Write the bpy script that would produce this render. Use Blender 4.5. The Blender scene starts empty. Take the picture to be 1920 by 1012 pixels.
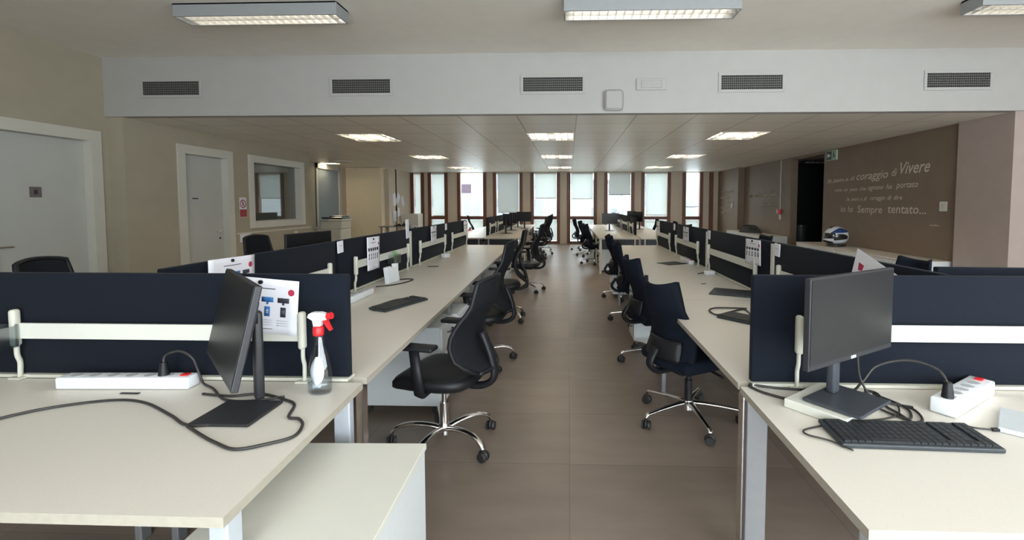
import bpy, bmesh, math, random
from mathutils import Vector, Matrix, Euler
random.seed(7)
PI = math.pi
SC = bpy.context.scene
COL = SC.collection

# ---------------------------------------------------------------- camera
F = 871.0 / 1920.0
yaw = math.atan(30 / 871.0); pitch = math.atan(46 / 871.0)
cd = bpy.data.cameras.new('camera'); cam = bpy.data.objects.new('camera', cd); COL.objects.link(cam)
cd.sensor_fit = 'HORIZONTAL'; cd.sensor_width = 36.0; cd.lens = 36.0 * F
cd.shift_x = (960 - 1037) / 1920.0
cd.shift_y = (427 - 506) / 1920.0
cd.clip_start = 0.05; cd.clip_end = 300
cam.location = (0, 0, 1.43)
cam.rotation_euler = (PI / 2 - pitch, 0, yaw)
SC.camera = cam
# ---------------------------------------------------------------- sky, exposure
W = bpy.data.worlds.new('sky'); SC.world = W; W.use_nodes = True
nt = W.node_tree
bg = nt.nodes['Background']
tc = nt.nodes.new('ShaderNodeTexCoord'); sp = nt.nodes.new('ShaderNodeSeparateXYZ'); rp = nt.nodes.new('ShaderNodeValToRGB')
nt.links.new(tc.outputs['Generated'], sp.inputs[0]); nt.links.new(sp.outputs['Z'], rp.inputs[0]); mr = nt.nodes.new('ShaderNodeMapRange'); mr.inputs['From Min'].default_value = -.3; mr.inputs['From Max'].default_value = .4
nt.links.new(sp.outputs['Y'], mr.inputs['Value'])
mxw = nt.nodes.new('ShaderNodeMix'); mxw.data_type = 'RGBA'; mxw.blend_type = 'MIX'
mxw.inputs[6].default_value = (.92, .94, 1.0, 1); nt.links.new(rp.outputs[0], mxw.inputs[7]); nt.links.new(mr.outputs[0], mxw.inputs[0])
nt.links.new(mxw.outputs[2], bg.inputs['Color'])
rp.color_ramp.elements[0].position = 0.0; rp.color_ramp.elements[0].color = (0.94, 0.97, 1.0, 1)
rp.color_ramp.elements[1].position = 1.0; rp.color_ramp.elements[1].color = (0.80, 0.90, 1.0, 1)
bg.inputs['Strength'].default_value = 9.0
SC.view_settings.view_transform = 'Standard'; SC.view_settings.look = 'None'
SC.view_settings.gamma = 1.0; SC.view_settings.use_curve_mapping = False
SC.view_settings.exposure = 0.27
LAMP_E = 3.6      # emission of the tubes in the three surface lamps
TROFFER_E = 105.0   # emission of the tubes in the recessed lamps

# portals only help the renderer find the sky through the window openings
def portal(loc, rot, sx, sy, name):
    l = bpy.data.lights.new(name, 'AREA'); l.shape = 'RECTANGLE'; l.size = sx; l.size_y = sy
    l.cycles.is_portal = True
    o = bpy.data.objects.new(name, l); COL.objects.link(o); o.location = loc; o.rotation_euler = rot
portal((2.7, -2.38, 1.62), (-PI / 2, 0, PI), 8.5, 3.0, 'window_portal')
portal((7.2, -1.1, 1.62), (PI / 2, 0, PI / 2), 1.9, 3.0, 'window_portal')
portal((-0.3, 16.75, 1.3), (-PI / 2, 0, 0), 11.5, 2.5, 'window_portal')

# ---------------------------------------------------------------- materials
def mat(name, col, rough=0.5, metal=0.0, noise=0.0, nscale=40.0, bump=0.0, sheen=0.0, spec=None, coat=0.0, emit=None, es=0.0, stretch=None):
    m = bpy.data.materials.new(name); m.use_nodes = True
    n = m.node_tree.nodes; L = m.node_tree.links; b = n['Principled BSDF']
    b.inputs['Base Color'].default_value = (*col, 1); b.inputs['Roughness'].default_value = rough; b.inputs['Metallic'].default_value = metal
    if sheen: b.inputs['Sheen Weight'].default_value = sheen
    if spec is not None: b.inputs['Specular IOR Level'].default_value = spec
    if coat: b.inputs['Coat Weight'].default_value = coat
    if emit: b.inputs['Emission Color'].default_value = (*emit, 1); b.inputs['Emission Strength'].default_value = es
    if noise or bump:
        t = n.new('ShaderNodeTexCoord'); mp = n.new('ShaderNodeMapping'); ns = n.new('ShaderNodeTexNoise')
        if stretch: mp.inputs['Scale'].default_value = stretch
        L.new(t.outputs['Object'], mp.inputs[0]); L.new(mp.outputs[0], ns.inputs['Vector'])
        ns.inputs['Scale'].default_value = nscale; ns.inputs['Detail'].default_value = 4
        if noise:
            r = n.new('ShaderNodeValToRGB')
            r.color_ramp.elements[0].position = .3; r.color_ramp.elements[1].position = .7
            r.color_ramp.elements[0].color = (*[c * (1 - noise) for c in col], 1)
            r.color_ramp.elements[1].color = (*[min(1, c * (1 + noise)) for c in col], 1)
            L.new(ns.outputs['Fac'], r.inputs[0]); L.new(r.outputs[0], b.inputs['Base Color'])
        if bump:
            bp = n.new('ShaderNodeBump'); bp.inputs['Strength'].default_value = bump; bp.inputs['Distance'].default_value = .002
            L.new(ns.outputs['Fac'], bp.inputs['Height']); L.new(bp.outputs[0], b.inputs['Normal'])
    return m

def glassy(name, tint=(1, 1, 1), gloss=0.08, rough=0.02):
    m = bpy.data.materials.new(name); m.use_nodes = True
    n = m.node_tree.nodes; L = m.node_tree.links; n.remove(n['Principled BSDF'])
    t = n.new('ShaderNodeBsdfTransparent'); t.inputs[0].default_value = (*tint, 1)
    g = n.new('ShaderNodeBsdfGlossy'); g.inputs['Roughness'].default_value = rough
    mx = n.new('ShaderNodeMixShader'); mx.inputs[0].default_value = gloss
    L.new(t.outputs[0], mx.inputs[1]); L.new(g.outputs[0], mx.inputs[2]); L.new(mx.outputs[0], n['Material Output'].inputs[0])
    return m

def translucent(name, col, tr, mixf=0.5):
    m = bpy.data.materials.new(name); m.use_nodes = True
    n = m.node_tree.nodes; L = m.node_tree.links; n.remove(n['Principled BSDF'])
    d = n.new('ShaderNodeBsdfDiffuse'); d.inputs[0].default_value = (*col, 1)
    t = n.new('ShaderNodeBsdfTranslucent'); t.inputs[0].default_value = (*tr, 1)
    mx = n.new('ShaderNodeMixShader'); mx.inputs[0].default_value = mixf
    L.new(d.outputs[0], mx.inputs[1]); L.new(t.outputs[0], mx.inputs[2]); L.new(mx.outputs[0], n['Material Output'].inputs[0])
    return m

def tiles(name, col, line, sx, sy, ox, oy, w, rough, var=0.06, nscale=3.0, spec=None):
    """joints drawn on a sx by sy grid in the floor plane"""
    m = bpy.data.materials.new(name); m.use_nodes = True
    n = m.node_tree.nodes; L = m.node_tree.links; b = n['Principled BSDF']
    b.inputs['Roughness'].default_value = rough
    if spec is not None: b.inputs['Specular IOR Level'].default_value = spec
    g = n.new('ShaderNodeNewGeometry'); s = n.new('ShaderNodeSeparateXYZ'); L.new(g.outputs['Position'], s.inputs[0])
    def math_(op, a, c):
        q = n.new('ShaderNodeMath'); q.operation = op
        for i, v in enumerate((a, c)):
            if v is None: continue
            if isinstance(v, (int, float)): q.inputs[i].default_value = v
            else: L.new(v, q.inputs[i])
        return q.outputs[0]
    res = []
    cells = []
    for ax, p, o in (('X', sx, ox), ('Y', sy, oy)):
        u = math_('DIVIDE', math_('SUBTRACT', s.outputs[ax], o), p)
        cells.append(math_('FLOOR', u, None))
        f = math_('ABSOLUTE', math_('SUBTRACT', math_('SUBTRACT', u, math_('FLOOR', u, None)), 0.5), None)
        res.append(math_('GREATER_THAN', f, 0.5 - w / p / 2))
    ln = math_('MAXIMUM', res[0], res[1])
    cb = n.new('ShaderNodeCombineXYZ'); L.new(cells[0], cb.inputs[0]); L.new(cells[1], cb.inputs[1])
    wn = n.new('ShaderNodeTexWhiteNoise'); wn.noise_dimensions = '3D'; L.new(cb.outputs[0], wn.inputs['Vector'])
    mp = n.new('ShaderNodeMapping'); mp.inputs['Scale'].default_value = (1, 3.0, 1); L.new(g.outputs['Position'], mp.inputs[0])
    ns = n.new('ShaderNodeTexNoise'); ns.inputs['Scale'].default_value = nscale; ns.inputs['Detail'].default_value = 6; L.new(mp.outputs[0], ns.inputs['Vector'])
    k = math_('ADD', math_('MULTIPLY', wn.outputs['Value'], 0.5), math_('MULTIPLY', ns.outputs['Fac'], 0.9))
    r = n.new('ShaderNodeValToRGB'); L.new(k, r.inputs[0])
    r.color_ramp.elements[0].position = .3; r.color_ramp.elements[1].position = 1.0
    r.color_ramp.elements[0].color = (*[c * (1 - var) for c in col], 1); r.color_ramp.elements[1].color = (*[c * (1 + var) for c in col], 1)
    mx = n.new('ShaderNodeMix'); mx.data_type = 'RGBA'
    L.new(ln, mx.inputs[0]); L.new(r.outputs[0], mx.inputs[6]); mx.inputs[7].default_value = (*line, 1)
    L.new(mx.outputs[2], b.inputs['Base Color'])
    return m

MT = {}
MT['floor'] = tiles('floor_tile', (.225, .175, .140), (.165, .128, .10), 1.22, .61, 0.005, .04, .006, .36, var=.16, spec=.5)
MT['ctile'] = tiles('ceiling_tile', (.88, .84, .75), (.42, .37, .30), .745, .82, 0.09, 6.45, .014, .42, var=.02, spec=.5)
MT['plaster'] = mat('ceiling_plaster', (.88, .83, .75), .8, noise=.02, nscale=6)
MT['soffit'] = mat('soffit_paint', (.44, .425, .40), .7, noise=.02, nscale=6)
MT['beige'] = mat('beige_wall_paint', (.40, .355, .265), .75, noise=.03, nscale=5, bump=.1)
MT['beige2'] = mat('pale_wall_paint', (.58, .50, .40), .75, noise=.03, nscale=5)
MT['taupe'] = mat('taupe_wall_paint', (.200, .145, .098), .6, noise=.05, nscale=5, bump=.1)
MT['mauve'] = mat('mauve_wall_tone', (.42, .34, .30), .6, noise=.03, nscale=5)  # lighter tone than the taupe, for the pier and its return
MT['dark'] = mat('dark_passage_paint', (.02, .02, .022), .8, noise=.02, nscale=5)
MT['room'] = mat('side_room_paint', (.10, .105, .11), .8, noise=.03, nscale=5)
MT['door'] = mat('white_door_paint', (.50, .50, .46), .45, noise=.02, nscale=4)
MT['trim'] = mat('cream_trim_paint', (.60, .58, .50), .4, noise=.02, nscale=4)
MT['wood'] = mat('red_brown_window_wood', (.145, .050, .022), .45, noise=.25, nscale=14, stretch=(1, 1, .12))
MT['glass'] = glassy('window_glass', (.96, 1, 1), .06)
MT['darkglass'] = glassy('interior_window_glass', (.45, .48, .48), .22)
MT['frost'] = translucent('frosted_glass', (.52, .57, .57), (.14, .17, .18), .5)
MT['blind'] = translucent('blind_fabric', (.78, .78, .74), (.62, .64, .62), .60)
MT['blindg'] = translucent('grey_blind_fabric', (.70, .70, .66), (.45, .46, .45), .52)
MT['desk'] = mat('cream_laminate', (.69, .645, .57), .40, noise=.035, nscale=260, spec=.45)
MT['edge'] = mat('desk_edge_band', (.42, .38, .31), .5, noise=.05, nscale=60)
MT['fabric'] = mat('navy_screen_fabric', (.0050, .0074, .0135), .9, noise=.2, nscale=500, bump=.3, sheen=.03, spec=.2)
MT['white'] = mat('white_powder_coat', (.66, .65, .58), .38, noise=.01, nscale=20)
MT['ivory'] = mat('ivory_plastic', (.58, .57, .48), .45, noise=.01, nscale=20)
MT['greymetal'] = mat('grey_painted_steel', (.24, .24, .245), .38, metal=.35, noise=.03, nscale=30)
MT['lightsteel'] = mat('pale_steel', (.62, .66, .72), .3, metal=.4, noise=.03, nscale=30)
MT['chrome'] = mat('polished_aluminium', (.78, .76, .74), .16, metal=1, noise=.03, nscale=20)
MT['black'] = mat('black_plastic', (.012, .012, .014), .45, noise=.1, nscale=90, spec=.3)
MT['rubber'] = mat('black_castor_rubber', (.02, .019, .018), .6, noise=.1, nscale=90)
MT['mesh'] = mat('black_chair_mesh', (.008, .009, .012), .8, noise=.3, nscale=420, bump=.4, spec=.25)
MT['seatfab'] = mat('black_seat_upholstery', (.010, .0105, .012), .45, noise=.2, nscale=300, bump=.25, spec=.35)
MT['navyfab'] = mat('dark_navy_chair_fabric', (.006, .009, .017), .85, noise=.25, nscale=420, bump=.4, spec=.2)
MT['screen'] = mat('monitor_glass', (.012, .012, .013), .38, noise=.05, nscale=10, spec=.4)
MT['mon'] = mat('monitor_housing', (.02, .02, .023), .45, noise=.1, nscale=90)
MT['mongrey'] = mat('dark_grey_stand', (.045, .05, .06), .38, noise=.1, nscale=60)
MT['key'] = mat('keycap_plastic', (.022, .024, .027), .5, noise=.1, nscale=80)
MT['keyb'] = mat('keyboard_body', (.03, .036, .042), .5, noise=.1, nscale=80)
MT['strip'] = mat('white_socket_plastic', (.78, .80, .82), .35, noise=.01, nscale=20)
MT['socket'] = mat('socket_grey', (.42, .43, .45), .5, noise=.02, nscale=20)
MT['red'] = mat('red_plastic', (.62, .02, .025), .4, noise=.05, nscale=30)
MT['paper'] = mat('printer_paper', (.78, .77, .82), .7, noise=.01, nscale=30)
MT['ink'] = mat('black_ink', (.035, .035, .05), .7, noise=.05, nscale=60)
MT['paleink'] = mat('pale_grey_ink', (.50, .50, .56), .7, noise=.05, nscale=60)
MT['yellow'] = mat('yellow_ink', (.75, .66, .10), .7, noise=.04, nscale=60)
MT['orange'] = mat('orange_ink', (.66, .38, .12), .7, noise=.04, nscale=60)
MT['blue'] = mat('blue_ink', (.035, .16, .42), .7, noise=.04, nscale=60)
MT['crimson'] = mat('crimson_ink', (.45, .03, .07), .7, noise=.04, nscale=60)
MT['signred'] = mat('sign_red', (.33, .02, .03), .5, noise=.05, nscale=40)
MT['signgreen'] = mat('sign_green', (.012, .06, .025), .5, noise=.05, nscale=40)
MT['signlight'] = mat('sign_pale_green', (.42, .55, .42), .5, noise=.05, nscale=40)
MT['chalk'] = mat('pale_wall_lettering', (.64, .56, .46), .8, noise=.1, nscale=60)
MT['chalkfaint'] = mat('faint_wall_lettering', (.44, .37, .29), .8, noise=.1, nscale=60)
MT['ped'] = mat('white_cabinet_laminate', (.64, .66, .66), .42, noise=.02, nscale=40)
MT['vent'] = mat('vent_grey', (.15, .145, .13), .5, noise=.05, nscale=40)
MT['ventdark'] = mat('vent_duct_dark', (.018, .017, .015), .8, noise=.05, nscale=40)
MT['cable'] = mat('black_cable_jacket', (.03, .027, .025), .5, noise=.1, nscale=50)
MT['whitecable'] = mat('white_cable_jacket', (.6, .6, .6), .5, noise=.05, nscale=50)
MT['cup'] = mat('cream_cupboard_laminate', (.80, .68, .48), .42, noise=.02, nscale=10)
MT['copier'] = mat('office_machine_plastic', (.60, .57, .46), .45, noise=.02, nscale=20)
MT['clear'] = glassy('clear_plastic', (.90, .93, .95), .13, .06)
MT['frostclear'] = glassy('cloudy_clear_plastic', (.70, .74, .76), .22, .25)
MT['waterm'] = glassy('cleaning_liquid', (.88, .92, .95), .12, .02)
MT['label'] = mat('bottle_label', (.55, .58, .60), .5, noise=.03, nscale=40)
MT['helwhite'] = mat('helmet_white', (.62, .64, .68), .2, noise=.03, nscale=20, coat=.5)
MT['helblue'] = mat('helmet_blue', (.02, .05, .17), .2, noise=.05, nscale=20, coat=.5)
MT['helblack'] = mat('helmet_black', (.015, .014, .014), .15, noise=.05, nscale=20, coat=.6)
MT['coat'] = mat('dark_jacket_cloth', (.05, .052, .05), .9, noise=.3, nscale=30, bump=.5)
MT['green'] = mat('green_pen_plastic', (.12, .42, .10), .4, noise=.05, nscale=20)
MT['bin'] = mat('metal_bin', (.20, .22, .25), .35, metal=.6, noise=.05, nscale=20)
MT['facade'] = mat('far_facade', (.22, .24, .24), .8, noise=.03, nscale=1)
MT['facwin'] = mat('far_window', (.13, .16, .18), .4, noise=.1, nscale=1)
MT['ground'] = mat('street_ground', (.45, .46, .45), .9, noise=.05, nscale=2)
MT['purple'] = mat('street_sign_purple', (.03, .012, .025), .5, noise=.05, nscale=10)
MT['reflector'] = mat('lamp_reflector', (.90, .86, .78), .30, noise=.01, nscale=20)
MT['louvre'] = mat('matt_aluminium_louvre', (.60, .59, .56), .42, metal=.8, noise=.03, nscale=20)
MT['troffer'] = mat('dark_mirror_reflector', (.16, .16, .17), .35, metal=.6, noise=.03, nscale=20)
MT['tube3'] = mat('lit_small_diffuser', (1, 1, 1), .5, noise=.01, nscale=20, emit=(1.0, .86, .62), es=14.0)
MT['lampbody'] = mat('lamp_body_grey', (.30, .31, .31), .5, noise=.02, nscale=20)
MT['tube'] = mat('lit_fluorescent_tube', (1, 1, 1), .5, noise=.01, nscale=20, emit=(1.0, .95, .86), es=LAMP_E)
MT['tube2'] = mat('lit_troffer_tube', (1, 1, 1), .5, noise=.01, nscale=20, emit=(1.0, .86, .66), es=TROFFER_E)
MT['brown'] = mat('small_sign_brown', (.16, .13, .12), .5, noise=.1, nscale=30)
MT['clockgrey'] = mat('speaker_grey_plastic', (.42, .40, .38), .6, noise=.03, nscale=30)

# ---------------------------------------------------------------- mesh helpers
class M:
    def __init__(s): s.bm = bmesh.new(); s.mi = 0
    def _add(s, verts, faces, smooth=False):
        vs = [s.bm.verts.new(v) for v in verts]
        for f in faces:
            try:
                fc = s.bm.faces.new([vs[i] for i in f]); fc.smooth = smooth; fc.material_index = s.mi
            except ValueError: pass
        return vs
    def box(s, x0, x1, y0, y1, z0, z1, bev=0, mtx=None, seg=2):
        t = bmesh.new(); bmesh.ops.create_cube(t, size=1)
        for v in t.verts: v.co = Vector(((x0 + x1) / 2 + v.co.x * (x1 - x0), (y0 + y1) / 2 + v.co.y * (y1 - y0), (z0 + z1) / 2 + v.co.z * (z1 - z0)))
        if bev: bmesh.ops.bevel(t, geom=list(t.edges), offset=bev, segments=seg, affect='EDGES', profile=.5)
        s.merge(t, mtx, smooth=bool(bev) and seg > 2); return s
    def merge(s, t, mtx=None, smooth=False):
        t.verts.index_update()
        vs = [(mtx @ v.co if mtx else v.co.copy()) for v in t.verts]
        fs = [[v.index for v in f.verts] for f in t.faces]
        s._add(vs, fs, smooth); t.free()
    def cyl(s, p0, p1, r0, r1=None, seg=16, caps=True):
        r1 = r0 if r1 is None else r1
        p0, p1 = Vector(p0), Vector(p1); d = (p1 - p0).normalized()
        a = d.orthogonal().normalized(); b = d.cross(a)
        vs = []
        for p, r in ((p0, r0), (p1, r1)):
            for i in range(seg):
                t = 2 * PI * i / seg; vs.append(p + a * (r * math.cos(t)) + b * (r * math.sin(t)))
        s._add(vs, [(i, (i + 1) % seg, seg + (i + 1) % seg, seg + i) for i in range(seg)], True)
        if caps:
            s._add(vs[:seg], [tuple(reversed(range(seg)))]); s._add(vs[seg:], [tuple(range(seg))])
        return s
    def tube(s, pts, r, seg=8, sy=1.0, up=None):
        pts = [Vector(p) for p in pts]; n = len(pts)
        rr = r if isinstance(r, (list, tuple)) else [r] * n
        rings = []; prev = None
        for i, p in enumerate(pts):
            d = (pts[min(i + 1, n - 1)] - pts[max(i - 1, 0)]).normalized()
            if up is not None:
                a = Vector(up).cross(d)
                a = a.normalized() if a.length > 1e-4 else d.orthogonal().normalized()
            elif prev is None: a = d.orthogonal().normalized()
            else: a = (prev - d * prev.dot(d)).normalized()
            prev = a; b = d.cross(a)
            rings += [p + a * (rr[i] * math.cos(2 * PI * k / seg)) + b * (rr[i] * sy * math.sin(2 * PI * k / seg)) for k in range(seg)]
        fs = [(i * seg + k, i * seg + (k + 1) % seg, (i + 1) * seg + (k + 1) % seg, (i + 1) * seg + k) for i in range(n - 1) for k in range(seg)]
        fs += [tuple(reversed(range(seg))), tuple((n - 1) * seg + k for k in range(seg))]
        s._add(rings, fs, True); return s
    def lathe(s, prof, c=(0, 0, 0), seg=24, sx=1, sy=1, caps=True):
        vs = []; n = len(prof)
        for r, z in prof:
            for i in range(seg):
                t = 2 * PI * i / seg; vs.append((c[0] + r * sx * math.cos(t), c[1] + r * sy * math.sin(t), c[2] + z))
        fs = [(j * seg + i, j * seg + (i + 1) % seg, (j + 1) * seg + (i + 1) % seg, (j + 1) * seg + i) for j in range(n - 1) for i in range(seg)]
        if caps: fs += [tuple(reversed(range(seg))), tuple((n - 1) * seg + i for i in range(seg))]
        s._add(vs, fs, True); return s
    def prism(s, poly, z0, z1, mtx=None):
        """extrude a 2-D polygon between z0 and z1"""
        n = len(poly)
        vs = [Vector((x, y, z0)) for x, y in poly] + [Vector((x, y, z1)) for x, y in poly]
        if mtx: vs = [mtx @ v for v in vs]
        s._add(vs, [(i, (i + 1) % n, n + (i + 1) % n, n + i) for i in range(n)] + [tuple(reversed(range(n))), tuple(range(n, 2 * n))]); return s
    def surf(s, fn, nu, nv, th):
        """fn(u,v)->(point, normal); closed shell of thickness th"""
        A = []; B = []
        for j in range(nv + 1):
            for i in range(nu + 1):
                p, nn = fn(i / nu, j / nv); p = Vector(p); nn = Vector(nn).normalized()
                A.append(p + nn * th / 2); B.append(p - nn * th / 2)
        w = nu + 1; k = len(A); fs = []
        for j in range(nv):
            for i in range(nu):
                a = j * w + i; fs.append((a, a + 1, a + 1 + w, a + w)); fs.append((k + a, k + a + w, k + a + w + 1, k + a + 1))
        for i in range(nu):
            fs.append((i + 1, i, k + i, k + i + 1)); a = nv * w + i; fs.append((a, a + 1, k + a + 1, k + a))
        for j in range(nv):
            a = j * w; fs.append((a, a + w, k + a + w, k + a)); a = j * w + nu; fs.append((a + w, a, k + a, k + a + w))
        s._add(A + B, fs, True); return s
    def obj(s, name, material, parent=None, loc=(0, 0, 0), mods=None):
        bmesh.ops.recalc_face_normals(s.bm, faces=s.bm.faces)
        me = bpy.data.meshes.new(name); s.bm.to_mesh(me); s.bm.free()
        for m in (material if isinstance(material, (list, tuple)) else [material]): me.materials.append(MT[m])
        o = bpy.data.objects.new(name, me); COL.objects.link(o); o.location = loc
        if parent: o.parent = parent
        return o

def tag(o, label=None, cat=None, group=None, kind=None):
    if label: o['label'] = label
    if cat: o['category'] = cat
    if group: o['group'] = group
    if kind: o['kind'] = kind
    return o
def thing(name, label, cat, loc=(0, 0, 0), rz=0, group=None):
    o = bpy.data.objects.new(name, None); COL.objects.link(o); o.empty_display_size = .1
    o.location = loc; o.rotation_euler = (0, 0, rz); return tag(o, label, cat, group)
def struct(m, name, material, label=None):
    o = m.obj(name, material); o['kind'] = 'structure'
    if label: o['label'] = label
    return o
def dup(root, loc, rz, label, group=None):
    r = root.copy(); COL.objects.link(r); r.location = loc; r.rotation_euler = (0, 0, rz); r['label'] = label
    if group: r['group'] = group
    for ch in list(root.children):
        c = ch.copy(); COL.objects.link(c); c.parent = r
        for g in list(ch.children):
            d = g.copy(); COL.objects.link(d); d.parent = c
    return r
def smooth_path(pts, n=8):
    P = [Vector(p) for p in pts]; out = []
    for i in range(len(P) - 1):
        p0 = P[max(i - 1, 0)]; p1 = P[i]; p2 = P[i + 1]; p3 = P[min(i + 2, len(P) - 1)]
        for k in range(n):
            t = k / n
            out.append(.5 * ((2 * p1) + (-p0 + p2) * t + (2 * p0 - 5 * p1 + 4 * p2 - p3) * t * t + (-p0 + 3 * p1 - 3 * p2 + p3) * t ** 3))
    out.append(P[-1]); return out
def holed(m, axis, c0, c1, u0, u1, v0, v1, holes):
    """slab with rectangular holes. axis 'x': slab normal x (u=y, v=z); 'y': u=x, v=z; 'z': u=x, v=y"""
    us = sorted({u0, u1, *[h[0] for h in holes], *[h[1] for h in holes]}); vs = sorted({v0, v1, *[h[2] for h in holes], *[h[3] for h in holes]})
    us = [u for u in us if u0 - 1e-6 <= u <= u1 + 1e-6]; vs = [v for v in vs if v0 - 1e-6 <= v <= v1 + 1e-6]
    for a, b in zip(us, us[1:]):
        run = None
        for c, d in list(zip(vs, vs[1:])) + [(None, None)]:
            solid = c is not None and not any(h[0] < (a + b) / 2 < h[1] and h[2] < (c + d) / 2 < h[3] for h in holes)
            if solid: run = (run[0], d) if run else (c, d)
            elif run:
                if axis == 'x': m.box(c0, c1, a, b, run[0], run[1])
                elif axis == 'y': m.box(a, b, c0, c1, run[0], run[1])
                else: m.box(a, b, run[0], run[1], c0, c1)
                run = None
    return m
def frame_m(origin, X, Y):
    X = Vector(X).normalized(); Y = Vector(Y).normalized(); Z = X.cross(Y)
    m = Matrix.Identity(4)
    for i, v in enumerate((X, Y, Z)): m[0][i], m[1][i], m[2][i] = v
    m[0][3], m[1][3], m[2][3] = origin
    return m
def text_into(m, s, x, y, w, h, mtx, shear=.25, depth=.002):
    """letters fitted into width w; h is the cap height"""
    cu = bpy.data.curves.new('t', 'FONT'); cu.body = s; cu.size = 1; cu.shear = shear; cu.extrude = 0; cu.offset = .008; cu.resolution_u = 2
    o = bpy.data.objects.new('t', cu); COL.objects.link(o)
    dg = bpy.context.evaluated_depsgraph_get(); me = bpy.data.meshes.new_from_object(o.evaluated_get(dg))
    xs = [v.co.x for v in me.vertices]
    x0, x1 = min(xs), max(xs); k = w / (x1 - x0); kh = h / .70
    vs = [mtx @ Vector((x + (v.co.x - x0) * k, y + v.co.y * kh, depth)) for v in me.vertices]
    m._add(vs, [tuple(p.vertices) for p in me.polygons])
    COL.objects.unlink(o); bpy.data.objects.remove(o); bpy.data.curves.remove(cu); bpy.data.meshes.remove(me)

# ================================================================ SETTING
ZC, ZL = 3.25, 2.52           # upper ceiling, lowered ceiling
YB, YF = 5.72, 16.3           # bulkhead face, far wall
YN = -2.2
struct(M().box(-10, 9, YN - .2, YF + .3, -.12, 0), 'floor', 'floor')
struct(M().box(-6.1, 7.0, YN - .2, YB + .3, ZC, ZC + .12), 'ceiling', 'plaster', 'smooth white upper ceiling of the near half of the room')
LAMPX = [(-3.67, -2.93), (-.66, .09), (2.32, 3.07)]
LAMPY = [(7.27, 8.09), (10.55, 11.37), (13.83, 14.65)]
holes = [(a, b, c, d) for a, b in LAMPX for c, d in LAMPY]
holes.append((-6.95, -6.35, 12.5, 12.8))
struct(holed(M(), 'z', ZL, ZL + .1, -8.6, 8.6, YB + .12, YF + .2, holes), 'ceiling_lowered', 'ctile', 'lowered cream tiled ceiling of the far half of the room')
# bulkhead between the two ceiling heights
struct(M().box(-5.85, 7.0, YB, YB + .12, ZL, ZC), 'trim_2', 'soffit', 'grey white bulkhead carrying the air vents')
# --- left wall, near part with the first door
XL, XL2 = -5.85, -5.65
struct(holed(M(), 'x', XL - .16, XL, YN, YB + .03, 0, ZC, [(4.35, 5.52, -.1, 2.20)]), 'wall_left', 'beige', 'beige near part of the left wall')
m = M()
holed(m, 'x', XL2 - .16, XL2, YB + .03, 9.98, 0, ZL, [(6.66, 7.52, -.1, 2.17), (8.15, 9.62, 1.10, 2.17)])
m.box(XL - .16, XL2 - .16, YB + .03, YB + .15, 0, ZL)
struct(m, 'wall_left_far', 'beige', 'beige part of the left wall under the lowered ceiling')
struct(M().box(-6.8, -5.81, 9.86, 9.98, 0, ZL), 'wall_left_return', 'beige')
# doors
def door(name, x, y0, y1, zt, hinge_far, tw=.12):
    m = M()
    m.box(x - .155, x + .025, y0 - tw, y0 + .008, 0, zt + tw); m.box(x - .155, x + .025, y1 - .008, y1 + tw, 0, zt + tw)
    m.box(x - .155, x + .025, y0 + .008, y1 - .008, zt - .008, zt + tw)
    fr = struct(m, name.replace('door', 'trim_1'), 'trim')
    d = struct(M().box(x - .13, x - .085, y0 + .010, y1 - .010, .005, zt - .010, bev=.004), name, 'door')
    yh = (y0 + .10) if not hinge_far else (y1 - .09)
    s = 1 if not hinge_far else -1
    h = M(); h.cyl((x - .087, yh, .97), (x - .03, yh, .97), .011); h.cyl((x - .035, yh - s * .008, .97), (x - .035, yh + s * .13, .97), .010)
    h.cyl((x - .087, yh, .97), (x - .080, yh, .97), .026); h.obj('door_handle', 'chrome', d)
    k = M(); k.cyl((x - .087, yh, .86), (x - .080, yh, .86), .018); k.box(x - .082, x - .078, yh - .004, yh + .004, .845, .872); k.obj('keyhole_plate', 'mongrey', d)
    return d
d1 = door('door_1', XL, 4.48, 5.52, 2.20, False)
d2 = door('door_2', XL2, 6.66, 7.52, 2.17, True)
d1['label'] = 'white door nearest the camera in the beige left wall'; d2['label'] = 'white door with a printed note beside the red sign'
# interior window into the side room
m = M()
fy0, fy1, fz0, fz1 = 8.15, 9.62, 1.10, 2.17
for a, b, c, d in ((fy0 - .12, fy0 + .008, fz0 - .12, fz1 + .12), (fy1 - .008, fy1 + .12, fz0 - .12, fz1 + .12), (fy0 + .008, fy1 - .008, fz1 - .008, fz1 + .12), (fy0 + .008, fy1 - .008, fz0 - .12, fz0 + .008)):
    m.box(XL2 - .165, XL2 + .025, a, b, c, d, bev=.006)
w = struct(m, 'window_10', 'trim', 'cream framed interior window in the left wall looking into a dark room')
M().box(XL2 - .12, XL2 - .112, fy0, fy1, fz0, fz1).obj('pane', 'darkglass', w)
struct(M().box(XL2, XL2 + .015, 7.68, 9.96, .90, .925), 'trim_3', 'trim')
# side room behind that window
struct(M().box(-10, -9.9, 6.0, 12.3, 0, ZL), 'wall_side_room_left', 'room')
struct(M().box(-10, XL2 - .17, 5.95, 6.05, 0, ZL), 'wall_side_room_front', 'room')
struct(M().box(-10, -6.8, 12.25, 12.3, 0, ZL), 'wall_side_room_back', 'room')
struct(M().box(-6.86, -6.80, 9.98, 12.25, 0, ZL), 'wall_partition', 'beige')
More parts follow.
